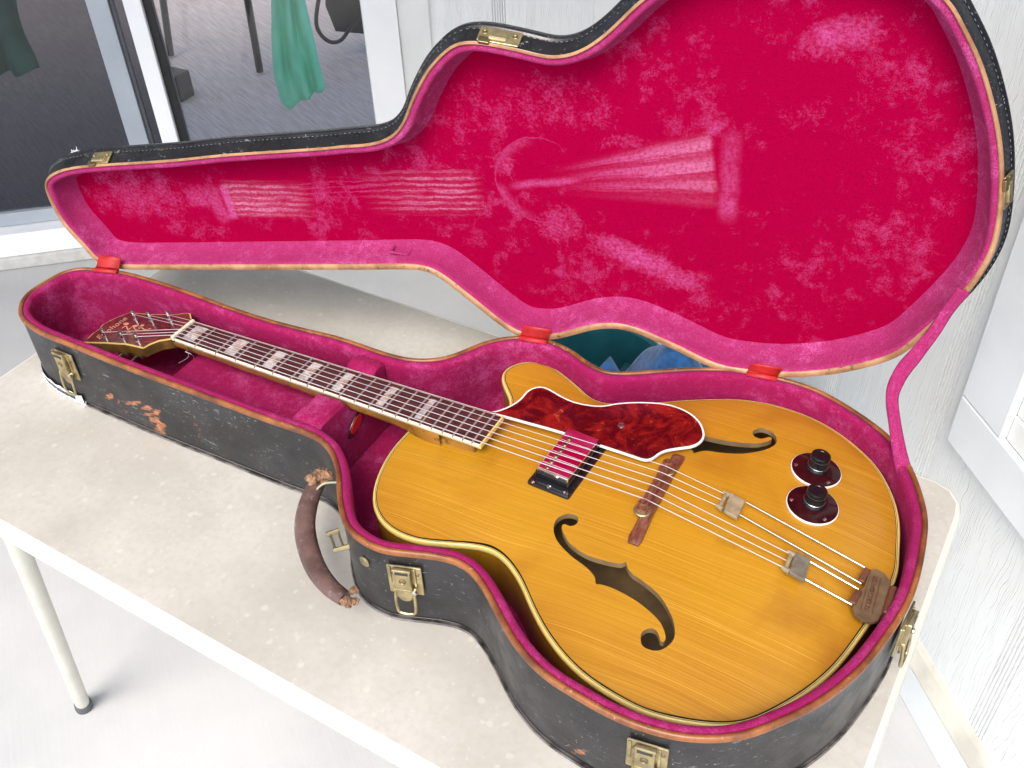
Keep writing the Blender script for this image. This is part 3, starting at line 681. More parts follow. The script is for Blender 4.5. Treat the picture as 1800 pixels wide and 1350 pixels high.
# compartment lid panel
m_ = MB(); ys0 = [chan(x) for x in (.01, .06, .12, .18, .232)]
xs = (.008, .06, .12, .18, .234); n = len(xs)
V = [(x, c[0] + .001, ZR - .050 + .003 * math.sin(i)) for i, (x, c) in enumerate(zip(xs, ys0))] + [(x, c[1] - .001, ZR - .050) for x, c in zip(xs, ys0)]
V += [(x, y, z - .006) for x, y, z in V]
F = [(k, k + 1, n + k + 1, n + k) for k in range(n - 1)] + [(0, n, 3 * n, 2 * n)]
m_.add(V, F); m_.add([V[0], V[n], (V[n][0] + .012, V[n][1], ZT + .012), (V[0][0] + .012, V[0][1], ZT + .012)], [(0, 1, 2, 3)])
m_.build('compartment_lid', M['velvet_wall'], case, ang=30)
# oval badge on the body-side face of the neck rest
bc_ = onplane((625, 744), (.2775, 0, 0), np.array((1., 0, 0))); m_ = MB(); fr = np.stack([(0, .85, .53), (0, -.53, .85), (1, 0, 0)]); m_.lathe(bc_, [(.0195, 0), (.0205, .0006), (.0195, .0015)], fr, 28, 0, 1.); 
m_.V = [tuple(bc_ + fr.T @ (np.array((1, .42, 1)) * (fr @ (np.array(v) - bc_)))) for v in m_.V]
m_.build('badge', M['black_gloss'], yk)
m2 = MB(); m2.lathe(bc_ + (.0015, 0, 0), [(.0135, 0), (.0135, .0008)], fr, 24); m2.V = [tuple(bc_ + fr.T @ (np.array((1, .5, 1)) * (fr @ (np.array(v) - bc_)))) for v in m2.V]
m2.build('badge_center', M['red_tab_dk'], yk)

# ---- lid: stands upright along the hinge line at the back
HA = R(math.degrees(math.atan(.187))); TS = np.array((math.cos(HA), math.sin(HA), 0)); NS = np.array((-math.sin(HA), math.cos(HA), 0)); HO = np.array((0, .094, ZR))
LEAN = R(.8)
UP = np.array((0, 0, 1.)) * math.cos(LEAN) + NS * math.sin(LEAN); BK = NS * math.cos(LEAN) - np.array((0, 0, 1.)) * math.sin(LEAN)
def L3(s, h, d=0.): return HO + TS * s + UP * h + BK * d
def onlid(p, d=0.):
    X = onplane(p, HO + BK * d, BK) - HO; return np.array([X @ TS, X @ UP])
LIDPX = [(77,320),(87,350),(110,393),(147,433),(173,462),(218,472),(300,473),(600,473),(733,473),(767,483),(800,507),(850,547),(883,573),(917,592),(967,596),(1000,590),(1050,577),(1100,578),(1150,597),(1200,620),(1233,637),(1267,650),(1317,658),(1367,662),(1433,660),(1500,650),(1577,627),(1633,583),(1700,517),(1740,458),(1757,400),(1762,300),(1752,213),(1724,113),(1690,43),(1664,0)]
LIDPT = [(1130,0),(1067,60),(1017,93),(967,102),(917,90),(840,75),(800,78),(777,97),(750,127),(723,180),(710,217),(687,243),(650,255),(600,258),(567,262),(400,273),(300,283),(150,293),(100,303),(80,317)]
LP = [onlid(p) for p in LIDPX] + [(.752, .468), (.695, .480), (.635, .474), (.585, .455)] + [onlid(p) for p in LIDPT]
LO = smooth(resample(catmull(ccw(np.array(LP)), 10), 900), 3.2)
tL = np.roll(LO, -1, 0) - np.roll(LO, 1, 0); nLh = -tL[:, 0] / np.linalg.norm(tL, axis=1); nLh = np.convolve(np.concatenate([nLh[-20:], nLh, nLh[:20]]), np.ones(41) / 41, 'same')[20:-20]
BW = np.interp(nLh, [-1, -.3, .3, 1], [1., .85, .38, .12])     # the brown edge is broad below and almost covered above
def lsweep(name, prof, mat, parent, ang=50, w=None, **kw):
    return loft(name, [np.array([L3(s, h, z) for s, h in offset(LO, d if w is None or d > 0 else (d * w)[:, None])]) for d, z in prof] if w is None else [np.array([L3(s, h, z if z <= 0 else z * w_) for (s, h), w_ in zip(offset(LO, d if d > 0 else (d * w)[:, None]), w)]) for d, z in prof], mat, parent, ang=ang, **kw)
LD = .037
lid = lsweep('lid', [(-.004, .0012), (-.0012, .0012)] + [(-.0008 + .0088 * (k / 10) ** .9, .0018 + k * .0018) for k in range(11)] + [(.0098, .0208), (.0116, .0222), (.0120, .0245), (.0108, .0265), (.0112, .030), (.0092, .036), (.0020, .0425), (-.010, .046), (-.03, .0475)], M['lid_black'], case, ang=60, flip=True)
co = np.empty(len(lid.data.vertices) * 3); lid.data.vertices.foreach_get('co', co); co = co.reshape(-1, 3)
fattr(lid, 'scuff', paint_px([(1712, 60, 7, 22, .35), (1740, 150, 6, 40, .3)], co)); fattr(lid, 'chalk', paint_px([(1725, 75, 14, 90, .45), (1750, 200, 10, 60, .4), (1675, 10, 14, 30, .5)], co))
vo, fo = fill(offset(LO, -.03), (), .03)
mesh('lid_back', [L3(s, h, .0475 + .010 * (1 - math.exp(-0))) if False else L3(s, h, .0475) for s, h in vo], fo[:, ::-1], M['lid_black'], lid)
lsweep('lid_edge_binding', [(-.0005, .0065), (.0016, .006), (.0018, .004), (.0012, .001), (.0004, -.0012), (-.0028, -.0022), (-.0058, -.0018), (-.0074, -.0003), (-.0078, .004)], M['lid_binding'], lid, flip=True, w=BW)
ll = [(-.0014, .005), (-.0018, .0008), (-.0040, .0000), (-.0065, -.0004), (-.0082, .0004), (-.0096, .0025), (-.0100, .006), (-.0106, .014), (-.0130, .024), (-.0160, .031), (-.020, LD + .0005)]
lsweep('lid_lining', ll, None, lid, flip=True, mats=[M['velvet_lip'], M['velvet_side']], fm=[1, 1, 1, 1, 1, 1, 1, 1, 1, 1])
# lid floor with nap worn by the strings: marks are laid out in the lid's own plane
def lidmat():
    def seg(p, q, d=LD): return onlid(p, d), onlid(q, d)
    def extra(m, f, n2, n3):
        uvn = m.t.nodes.new('ShaderNodeUVMap'); uvn.uv_map = 'plane'; u, v, _ = m.xyz(S(m.t, uvn.outputs[0]))
        wob = (m.noise(m.comb(u, v), 30, 4, .7) - .5) * .018; fine = m.noise(m.comb(u, v), 260, 4, .7)
        def soft(a, b, wid, fe=.004, fe2=None):
            """band from a to b of half width wid"""
            a, b = np.array(a), np.array(b); L = np.linalg.norm(b - a); t = (b - a) / L; n_ = np.array((-t[1], t[0]))
            al = (u - float(a[0])) * float(t[0]) + (v - float(a[1])) * float(t[1]) + wob * .6
            ac = ((u - float(a[0])) * float(n_[0]) + (v - float(a[1])) * float(n_[1]) + wob * .4)
            fe2 = fe2 or fe
            return al.ramp(-fe2, fe2) * al.ramp(L + fe2, L - fe2) * ac.abs().ramp(wid + fe, wid - fe), ac, al
        # imprint patches, broken up by the pile
        spk = fine.ramp(.30, .62, .30, 1.15); rag = m.noise(m.comb(u, v), 55, 5, .75).ramp(.34, .58, .25, 1.)
        q1, q2 = seg((366, 330), (398, 388)); m1, _, _ = soft(q1, q2, .011, .006)
        q1, q2 = seg((392, 326), (412, 384)); m2, _, _ = soft(q1, q2, .006, .003)
        f = f.max(m1 * .62 * spk * rag).max(m2 * .85 * spk)
        def lines(px0, px1, wid, per, amp, base, fe2, warp=60., thick=-.5):
            q1, q2 = seg(px0, px1); mk_, ac, al = soft(q1, q2, wid, .006, fe2)
            st_n = (m.noise(m.comb(al * 14., ac * 260.), 1., 4, .7) - .5)
            ln_ = (ac * per + wob * warp + st_n * 9.).sin().ramp(thick, .95)
            return mk_ * (ln_ * amp + base) * spk * m.noise(m.comb(al * 30., ac * 90.), 1., 4, .7).ramp(.32, .62, .35, 1.1), al
        m3, al = lines((405, 350), (540, 352), .023, 760., .55, .16, .014); m3 = m3 * al.ramp(.13, .02, .35, 1.); f = f.max(m3)
        m4, al = lines((650, 338), (834, 338), .027, 760., .50, .06, .016, 60., -.2); m4 = m4 * al.ramp(.0, .09, .25, 1.); f = f.max(m4)
        m4b, al = lines((500, 336), (720, 325), .012, 900., .40, .0, .05, 40., .1); f = f.max(m4b)
        # fan of streaks left by strings and bridge
        q1, q2 = seg((930, 322), (1256, 298)); qa = np.array(q1); L = float(np.linalg.norm(q2 - q1)); t = (q2 - q1) / L
        al = (u - float(qa[0])) * float(t[0]) + (v - float(qa[1])) * float(t[1]); ac = (u - float(qa[0])) * float(-t[1]) + (v - float(qa[1])) * float(t[0])
        wd = al * .150 + .013; acn = ac / wd
        m5 = al.ramp(.02, .11) * al.ramp(L + .003, L - .004) * (acn + wob * 14.).abs().ramp(1.15, .60)
        st5 = (m.noise(m.comb(al * 9., acn * 7.), 1., 5, .75) - .5)
        str3 = (acn * 11. + wob * 60. + st5 * 9.).sin().ramp(-.9, .9)
        m5 = m5 * (str3 * .55 + .18 + st5 * .9) * spk * acn.ramp(-1.3, .3, .35, 1.) * al.ramp(.03, L * .8, .5, 1.05); f = f.max(m5); m.prints = (m3 * 1.5).max(m4 * 1.3).max(m5 * al.ramp(L * .4, L, .2, .8))
        q1, q2 = seg((905, 327), (1015, 316)); m6, _, _ = soft(q1, q2, .0032, .004, .012); f = f.max(m6 * .75 * spk)
        q1, q2 = seg((1287, 240), (1278, 380)); m7, _, al = soft(q1, q2, .0085, .006, .012); f = f.max(m7 * spk * rag * al.ramp(.10, .03, .8, .45))
        q1, q2 = seg((1260, 240), (1256, 370)); m8, _, _ = soft(q1, q2, .0028, .002); f = f * (m8 * -.6 + 1.)
        # disc crease
        c0 = onlid((948, 318), LD); e0 = onlid((872, 318), LD); rr_ = float(np.linalg.norm(c0 - e0))
        dx = u - float(c0[0]); dy = v - float(c0[1]); rad = (dx * dx + dy * dy).sqrt()
        ring = (rad - rr_ + wob * .4).abs().ramp(.0012, .0002) * dx.ramp(.035, -.01); f = f.max(ring * .38 * spk)
        cres = rad.ramp(rr_ + .002, rr_ - .001) * rad.ramp(rr_ - .014, rr_ - .003) * dx.ramp(.0, -.03) * dy.abs().ramp(.006, .014); f = f.max(cres * rag * spk * .45)
        # rubbed patches
        wx = m.noise(m.comb(u, v), 16, 5, .7) - .5; wy = m.noise(m.comb(u + 3.7, v + 1.3), 16, 5, .7) - .5
        def blot(px, rx, ry, ang, s_):
            c_ = onlid(px, LD); ca, sa = math.cos(ang), math.sin(ang); uu = u + wx * .05; vv = v + wy * .035
            X = ((uu - float(c_[0])) * ca + (vv - float(c_[1])) * sa) / rx; Y = ((vv - float(c_[1])) * ca - (uu - float(c_[0])) * sa) / ry
            r_ = (X * X + Y * Y).sqrt(); return r_.ramp(1.25, .15) * s_
        for px, rx, ry, ang, s_ in [((1125, 455), .085, .022, -.36, 1.), ((1180, 482), .06, .022, -.3, .8), ((1075, 447), .05, .02, -.1, .45), ((350, 345), .04, .03, 0, .6), ((240, 340), .11, .06, 0, .55), ((885, 290), .022, .02, 0, .6), ((905, 365), .03, .014, -.6, .6), ((1480, 62), .06, .026, .35, .75), ((1430, 78), .04, .012, .3, .55), ((870, 190), .12, .05, .3, .36), ((1010, 180), .08, .045, 0, .36), ((1240, 215), .06, .02, .3, .4), ((985, 400), .045, .035, 0, .6), ((1590, 250), .05, .04, 0, .4), ((330, 400), .1, .02, 0, .4), ((1100, 250), .05, .014, .2, .5), ((1420, 200), .06, .03, .4, .28), ((760, 330), .03, .02, 0, .3), ((1400, 470), .05, .03, 0, .35), ((1560, 470), .05, .03, .2, .3)]:
            f = f.max((blot(px, rx, ry, ang, s_) * 1.05 + (n2 - .5) * 2.0 + (fine - .5) * .9 - .30).max(0.) * spk)
        lint = m.noise(m.comb(u, v), 150, 2, .5).ramp(.795, .81)
        return f + lint
    return velvet('velvet_lid_floor', -.09, (.30, .0, .034), (.47, .070, .235), extra, sheen=0.)
M['velvet_lid'] = lidmat()
vo, fo = fill(offset(LO, -.0185), (), .012)
lf_ = mesh('lid_floor', [L3(s, h, LD + .004 * math.sin(min(1, 1)) * 0) for s, h in vo], fo, M['velvet_lid'], lid)
uv = lf_.data.uv_layers.new(name='plane'); li = np.empty(len(lf_.data.loops), dtype=np.int32); lf_.data.loops.foreach_get('vertex_index', li); uv.data.foreach_set('uv', vo[li].astype(np.float32).ravel())
# white stitching along the raised welt of the lid
st = MB(); LS = resample(LO, 900)
off = offset(LS, .0086)
for i in range(0, 900, 2):
    a_, b_ = off[i], off[(i + 1) % 900]; b_ = a_ + (b_ - a_) * .75
    st.tube([L3(*a_, .0178), L3(*b_, .0178)], .00035, 4, False)
struct(st.build('stitching', M['thread'], lid), 'stuff')
# little velvet tag on lid side wall
q = onlid((706, 449), .02); m_ = MB(); hh = .058
m_.tube([L3(q[0] - .012, hh + .026, .014), L3(q[0] + .012, hh + .026, .014)], .0018, 6); m_.tube([L3(q[0] - .012, hh + .026, .014), L3(q[0] - .012, hh + .026, .028)], .0018, 6); m_.tube([L3(q[0] + .012, hh + .026, .014), L3(q[0] + .012, hh + .026, .028)], .0018, 6)
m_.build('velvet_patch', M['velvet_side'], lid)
# frayed scraps
def scrap(c, n, size, name, par, mat='fray'):
    m_ = MB()
    for k in range(n):
        a = np.array(c) + rng.normal(0, size * .35, 3) * (1, .4, .6); b = a + rng.normal(0, size * .45, 3) + (0, 0, size * .2); c2 = b + rng.normal(0, size * .3, 3)
        m_.tube([a, b, c2], [.0006, .0005, .0003], 4)
    o = m_.build(name, M[mat], par); struct(o, 'stuff'); return o
qs = onlid((135, 275), .04); scrap(L3(qs[0], qs[1] + .003, .040), 200, .0045, 'frayed_fabric', lid)
# ---- red leather hinge tabs
def hinge(pa, pb):
    """pa, pb: left and right pixel of the tab on the base rim"""
    A0, B0 = at(pa, ZR), at(pb, ZR); s0 = (A0 - HO) @ TS; s1 = (B0 - HO) @ TS; y0 = (A0 - HO) @ NS; y1 = (B0 - HO) @ NS
    rows = []; N = 9
    for i in range(N):
        t = i / (N - 1)
        # from the inside of the base rim, over the rim, up onto the lid face
        for s, y in ((s0, y0), ((s0 + s1) / 2, (y0 + y1) / 2), (s1, y1)):
            if t < .35: p = HO + TS * s + NS * (y - .010 + .010 * t / .35) + np.array((0, 0, .0025 + .003 * math.sin(t / .35 * math.pi)))
            else:
                k = (t - .35) / .65; p = HO + TS * (s + .004 * k) + NS * (y * (1 - k) - .0035) + np.array((0, 0, .003 + k * .0165))
            rows.append(p)
    F = [(i * 3 + k, i * 3 + k + 1, (i + 1) * 3 + k + 1, (i + 1) * 3 + k) for i in range(N - 1) for k in range(2)]
    o = mesh('hinge_tab', rows, F, M['red_tab'], case); s = o.modifiers.new('thickness', 'SOLIDIFY'); s.thickness = .0012; s.offset = 0; return o
hinge((172, 473), (212, 477)); hinge((916, 592), (964, 600)); hinge((1313, 654), (1366, 664))

# ---- latches
def curve_at(P, x, sign):
    """nearest index on a loop to a point"""
    d = np.hypot(P[:, 0] - x[0], P[:, 1] - x[1]); return int(d.argmin())
def latch(px, parent, wd=.036, ht=.050, ztop=ZR - .013, tilt=0., open_=0.):
    p = at(px, ZR); i = curve_at(K, p, 0); t = K[(i + 6) % 900] - K[i - 6]; t /= np.linalg.norm(t); n = np.array((t[1], -t[0], 0)); u = np.array((t[0], t[1], 0)); v = np.array((0, 0, 1.))
    n = n / np.linalg.norm(n); ax = np.stack([u, v, n]); c = np.array((*K[i], ztop - ht / 2)) + n * .001
    G = lambda a, b, d: c + u * a + v * b + n * d
    m_ = MB(); m_.box(G(0, 0, .001), (wd / 2, ht * .42, .0012), ax, .0035)
    m_.box(G(-wd * .42, ht * .16, .0026), (.0015, ht * .25, .0014), ax, .0005); m_.box(G(wd * .3, ht * .1, .0026), (.0012, ht * .3, .0014), ax, .0005)
    pl = m_.build('latch', M['brass'], parent)
    m_ = MB(); m_.box(G(-.001, ht * .10, .005), (wd * .24, ht * .27, .0032), ax, .0012); m_.box(G(-.001, ht * .40, .0062), (wd * .27, ht * .035, .0022), ax, .0012); m_.build('hasp_housing', M['brass'], pl)
    m_ = MB(); m_.box(G(-.001, ht * .335, .0078), (wd * .19, ht * .035, .0010), ax, .0004); m_.build('slot', M['black_gloss'], pl)
    m_ = MB(); m_.box(G(-.001, -ht * .28, .0060), (wd * .25, ht * .12, .0022), ax, .0010)
    fr = np.stack([u, v, n]); m_.lathe(G(-.001, -ht * .42, .0035), [(wd * .22, 0), (wd * .23, .002), (wd * .18, .0035)], fr, 20); m_.build('lever', M['brass'], pl)
    # wire loop
    pts = [G(-wd * .27, -ht * .20, .007), G(-wd * .29, -ht * .5, .009), G(-wd * .25, -ht * .80, .010), G(-wd * .12, -ht * .86, .0105), G(wd * .10, -ht * .86, .0105), G(wd * .24, -ht * .80, .010), G(wd * .27, -ht * .5, .009), G(wd * .25, -ht * .20, .007)]
    m_ = MB(); m_.tube(catmull(pts, 5, False), .0017, 8); m_.build('loop', M['brass'], pl)
    m_ = MB(); m_.lathe(G(wd * .27, -ht * .20, .005), [(.0028, 0), (.0034, .002), (.003, .005), (.0012, .006)], fr, 12); m_.build('pivot', M['nickel'], pl)
    for a, b in ((-wd * .40, ht * .22), (wd * .40, ht * .22)):
        m_ = MB(); m_.lathe(G(a * .93, b, .0018), [(.0024, 0), (.0024, .0008), (.0014, .0014)], fr, 12); s = m_.build('screw', M['brass_dark'], pl)
    m_ = MB(); fr2 = fr; m_.lathe(G(-.001, ht * .10, .0082), [(.0036, 0), (.0038, .0005), (.0030, .0009), (.0026, .0004)], fr2, 18); m_.build('keyhole', M['brass_dark'], pl)
    return pl
latch((104, 597), case); latch((705, 974), case); latch((1146, 1284), case); latch((1601, 1058), case, .040)
def lidcatch(px, wd=.045, ht=.019):
    q = onlid(px); i = int(np.hypot(LO[:, 0] - q[0], LO[:, 1] - q[1]).argmin()); t = LO[(i + 6) % 900] - LO[i - 6]; t /= np.linalg.norm(t)
    u = TS * t[0] + UP * t[1]; n = TS * t[1] - UP * t[0]; v = BK * .90 + n * .43; n = n * .90 - BK * .43; c = L3(*LO[i], .0105) + (TS * t[1] - UP * t[0]) * .0045
    ax = np.stack([u, v, n]); G = lambda a, b, d: c + u * a + v * b + n * d
    m_ = MB(); m_.box(G(0, 0, .0012), (wd / 2, ht / 2, .0013), ax, .003); pl = m_.build('lid_catch', M['brass'], lid)
    m_ = MB(); m_.tube([G(-.009, -ht * .28, .0035), G(.009, -ht * .28, .0035)], .0030, 10); m_.box(G(0, -ht * .12, .003), (.0095, .004, .0018), ax, .001); m_.build('catch_barrel', M['brass'], pl)
    m_ = MB(); m_.box(G(wd * .30, -ht * .5, .003), (.006, .004, .002), ax, .001); m_.build('catch_hook', M['brass_dark'], pl)
    for a in (-wd * .36, wd * .36):
        m_ = MB(); m_.lathe(G(a, ht * .1, .0024), [(.003, 0), (.003, .0007), (.0022, .001), (.0012, .0003)], ax, 14); m_.build('screw', M['brass_dark'], pl)
lidcatch((875, 82)); lidcatch((172, 290), .030); lidcatch((1758, 345), .034)

# ---- leather handle on the near shoulder
hp = [at((566, 836), .812), at((553, 858), .812), at((541, 890), .808), at((536, 925), .804), at((541, 960), .80), at((556, 1000), .797), at((580, 1032), .795), at((606, 1052), .795)]
hc = catmull(hp, 8, False); rr_ = [.0085 + .0030 * math.sin(math.pi * min(1, max(0, k / (len(hc) - 1)))) for k in range(len(hc))]
m_ = MB(); m_.tube(hc, rr_, 16, flat=.8); hd = m_.build('handle', M['handle'], case, ang=60)
def torn(c, size, n, par, flat=.6):
    m_ = MB(); N = 14
    for j in range(n):
        ce = np.array(c) + rng.normal(0, size * .45, 3) * (1, 1, .5); V = []
        for i in range(7):
            th = math.pi * i / 6
            for k in range(N):
                ph = 2 * math.pi * k / N; r = size * (.35 + .35 * rng.random()); V.append(ce + r * np.array((math.sin(th) * math.cos(ph), math.sin(th) * math.sin(ph), flat * math.cos(th))))
        F = [(i * N + k, i * N + (k + 1) % N, (i + 1) * N + (k + 1) % N, (i + 1) * N + k) for i in range(6) for k in range(N)]
        m_.add(V, F)
    return m_.build('torn_leather', M['torn'], par, smooth=False)
torn(at((562, 838), .820), .013, 11, hd); torn(at((610, 1056), .797), .009, 9, hd)
m_ = MB(); m_.tube(catmull([at((556, 862), .815), at((562, 855), .822), at((573, 849), .826), at((592, 848), .826)], 5, False), .0012, 8); m_.build('pale_cord', M['pale_cord'], hd)
# bracket of the old handle
m_ = MB(); a = at((596, 960), .815); b = at((585, 935), .815); i = curve_at(K, at((622, 960), ZR), 0)
m_.tube([at((574, 940), .812), at((596, 932), .812)], .0028, 8); m_.tube([at((586, 968), .812), at((614, 960), .812)], .0028, 8); m_.tube([at((580, 940), .812), at((590, 966), .812)], .0014, 6); m_.tube([at((594, 935), .812), at((604, 962), .812)], .0012, 6)
m_.build('bracket', M['brass'], hd)
n_i = curve_at(K, at((624, 962), ZR), 0); tt = K[(n_i + 6) % 900] - K[n_i - 6]; tt /= np.linalg.norm(tt); nn = np.array((tt[1], -tt[0], 0))
m_ = MB(); m_.lathe(np.array((*K[n_i], .818)), [(.0065, 0), (.0065, .001), (.004, .0025)], np.stack([(tt[0], tt[1], 0), (0, 0, 1), nn]), 16); m_.build('mounting_plate', M['brass'], hd)

# ---- white tape at the tip
idx = [i for i in range(900)]
pa, pb_ = at((66, 655), ZT), at((150, 716), ZT); ia, ib = curve_at(K, pa, 0), curve_at(K, pb_, 0)
rngi = range(ia, ib + 1) if ia < ib and ib - ia < 450 else (range(ib, ia + 1) if ib < ia and ia - ib < 450 else list(range(max(ia, ib), 900)) + list(range(0, min(ia, ib) + 1)))
KO = offset(K, .0016); rngi = list(rngi); V = []; ink = []; n = len(rngi)
for j, i in enumerate(rngi):
    t = j / n
    for k in range(7):
        z = ZT + .001 + (.017 + .0035 * math.sin(j * .9) * .4) * k / 6; V.append((KO[i][0], KO[i][1], z)); ink.append(1. if (.2 < t < .85 and 1 < k < 5) else 0.)
o = mesh('white_tape', V, [(j * 7 + k, (j + 1) * 7 + k, (j + 1) * 7 + k + 1, j * 7 + k + 1) for j in range(n - 1) for k in range(6)], M['tape'], case); fattr(o, 'ink', ink)
for j in range(0, n, max(1, n // 9)): scrap(np.array((*KO[rngi[j]], ZT + .003)), 8, .0035, 'frayed_fabric', case)
scrap(at((212, 632), ZR - .02), 0 + 1, .002, 'frayed_fabric', case)

# ---- pink velvet stay ribbon from lid to base
rp = [((1694, 510), .248), ((1668, 543), .246), ((1640, 585), .236), ((1611, 622), .22), ((1588, 650), .205), ((1573, 678), .19), ((1568, 705), .18), ((1573, 745), .165), ((1580, 790), .155), ((1590, 830), .143), ((1600, 862), .128), ((1607, 890), .113), ((1611, 918), .098), ((1612, 950), .083)]
pts = []
for p, y in rp:
    if y == 'l': s_, h_ = onlid(p, -.004); pts.append(L3(s_, h_, -.004))
    else: pts.append(onplane(p, (0, y, 0), np.array((0, 1., 0))))
C_ = catmull(np.array(pts), 6, False); V = []; n = len(C_); W = .0072
for i, p in enumerate(C_):
    t = C_[min(i + 1, n - 1)] - C_[max(i - 1, 0)]; t /= np.linalg.norm(t); view = CAM - p; view /= np.linalg.norm(view); sde = np.cross(t, (view + np.array((.25, -.1, .1)))); sde /= np.linalg.norm(sde); nrm_ = np.cross(sde, t)
    tw = .25 * math.sin(i * .13)
    for k in range(9):
        f = (k - 4) / 4; V.append(p + sde * W * f * (1 - .12 * math.sin(i * .2)) + nrm_ * (.0030 * (1 - f * f) - .0018 * math.exp(-((f + .35) / .16) ** 2) + .0005 * math.sin(i * .7 + k)))
F = [(i * 9 + k, i * 9 + k + 1, (i + 1) * 9 + k + 1, (i + 1) * 9 + k) for i in range(n - 1) for k in range(8)]
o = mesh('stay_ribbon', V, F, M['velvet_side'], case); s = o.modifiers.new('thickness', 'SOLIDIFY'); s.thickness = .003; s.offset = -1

# ================================================================== GUITAR
gt = thing('archtop_guitar', 'amber hollow body archtop guitar with cutaway and red tortoiseshell pickguard lying in the case', 'guitar')
NEAR = [(720,756),(697,780),(676,810),(660,847),(655,875),(660,901),(683,930),(727,950),(767,955),(833,960),(867,967),(890,987),(913,1020),(933,1067),(960,1117),(1000,1167),(1043,1203),(1100,1237),(1144,1257),(1233,1275)]
FAR = [(1570,1017),(1580,967),(1582,933),(1577,893),(1560,850),(1533,810),(1483,767),(1433,737),(1367,713),(1300,702),(1250,702),(1200,704),(1167,707),(1057,709),(1017,680),(983,653),(957,638),(933,635),(903,640),(883,653),(882,670),(900,708),(893,722)]
Kb = offset(K, -.0245)
def kb_at(px): return Kb[curve_at(K, at(px, ZR)[:2], 0)]
mid = [kb_at(p) for p in [(1340, 1284), (1420, 1250), (1490, 1203), (1548, 1140), (1590, 1080)]]
mid = [np.array(mid[0]) , mid[1], mid[2], mid[3]]
OUT = np.vstack([P2(NEAR, ZB), mid, P2([(1572, 1025)] + FAR[1:], ZB)])
cl = catmull(OUT, 10, False); cl = resample(cl, 620, False)
sm = cl.copy(); k_ = np.arange(-14, 15); g_ = np.exp(-k_ ** 2 / 40.); g_ /= g_.sum()
pad = np.vstack([2 * cl[0] - cl[14:0:-1], cl, 2 * cl[-1] - cl[-2:-16:-1]])
sm = np.array([(g_[:, None] * pad[i:i + 29]).sum(0) for i in range(len(cl))])
heel = np.array([(.425, .030), (.400, .030), (sm[0][0] + .012, .020), (sm[0][0] + .004, .0)])
BO = np.vstack([sm, resample(np.vstack([sm[-1], heel, sm[0]]), 30, False)[1:-1]])
BO = ccw(BO)
# arch: solve a smooth dome over the outline
lo = BO.min(0) - .01; st_ = .005; nx_, ny_ = (np.ceil((BO.max(0) + .01 - lo) / st_)).astype(int) + 1
GX, GY = np.meshgrid(lo[0] + np.arange(nx_) * st_, lo[1] + np.arange(ny_) * st_, indexing='ij')
BOs = BO.copy(); msk = inside(BOs, np.stack([GX.ravel(), GY.ravel()], 1)).reshape(GX.shape); U_ = np.zeros_like(GX)
for _ in range(2500):
    U_[1:-1, 1:-1] = .25 * (U_[2:, 1:-1] + U_[:-2, 1:-1] + U_[1:-1, 2:] + U_[1:-1, :-2] + 1e-3); U_[~msk] = 0
U_ /= U_.max(); ARCH = .020
def arch(P):
    P = np.atleast_2d(P); fx = (P[:, 0] - lo[0]) / st_; fy = (P[:, 1] - lo[1]) / st_; ix = np.clip(fx.astype(int), 0, nx_ - 2); iy = np.clip(fy.astype(int), 0, ny_ - 2); fx -= ix; fy -= iy
    v = U_[ix, iy] * (1 - fx) * (1 - fy) + U_[ix + 1, iy] * fx * (1 - fy) + U_[ix, iy + 1] * (1 - fx) * fy + U_[ix + 1, iy + 1] * fx * fy
    v = np.clip(v, 0, 1); return ARCH * np.clip(v ** 1.05 * (1.55 - .55 * v), 0, 1)
FH = [(997.8,912),(1011,914.5),(1016.7,921),(1013,930),(1002,933),(993,929),(988,931),(988,937),(992,947),(1003,963),(1030,982),(1060,993),(1091,1000),(1099,996),(1102,1005),(1110,1017),(1133,1033),(1160,1057),(1180,1090),(1186,1117),(1180,1133),(1163,1144),(1147,1145),(1130,1138),(1126,1127),(1128,1115),(1140,1109),(1152,1112),(1158,1121),(1161,1131),(1168,1131),(1169,1120),(1160,1100),(1140,1080),(1113,1060),(1080,1042),(1056,1033),(1047,1032),(1045,1020),(1030,1003),(1003,982),(980,957),(973,937),(977,922),(986,915)]
fh = P2(FH, ZB + .010); fh = ccw(fh); fhd = ccw(resample(catmull(fh, 5), 170))
fm_ = fh.copy(); fm_[:, 1] *= -1; FHF = ccw(resample(catmull(ccw(fm_), 5), 170))
# shift the mirrored hole onto the photographed far scroll
far_ref = at((1363, 787), ZB + .006)[:2]; j = np.argmax(FHF[:, 0]); FHF = FHF + np.clip(far_ref - FHF[j], -.03, .03)
inn = offset(BO, -.0040)
vo, fo = fill(inn, [fhd, FHF], .0055)
zz = arch(vo)
top_ = mesh('body_top', Z3(vo, ZB + .0006 + zz), fo, M['amber'], gt)
mk = paint_px([(1275, 958, 9, 5, .30), (1290, 962, 10, 4, .25), (1262, 952, 6, 5, .2)], Z3(vo, ZB + zz)); fattr(top_, 'marks', mk)
for H in (fhd, FHF):
    za = ZB + .0006 + arch(H); hw = loft('f_hole_edge', [Z3(H, za), Z3(offset(H, -.0002), za - .0065)], M['inside_wood'], top_, flip=False)
prof = [(-.0012, ZB - .070), (0, ZB - .066), (0, ZB - .006)]
body = sweep('body_sides', prof, M['maple'], gt, P=BO)
vo2, fo2 = fill(offset(BO, -.001), (), .03); mesh('body_back', Z3(vo2, ZB - .068), fo2, M['inside_wood'], gt)
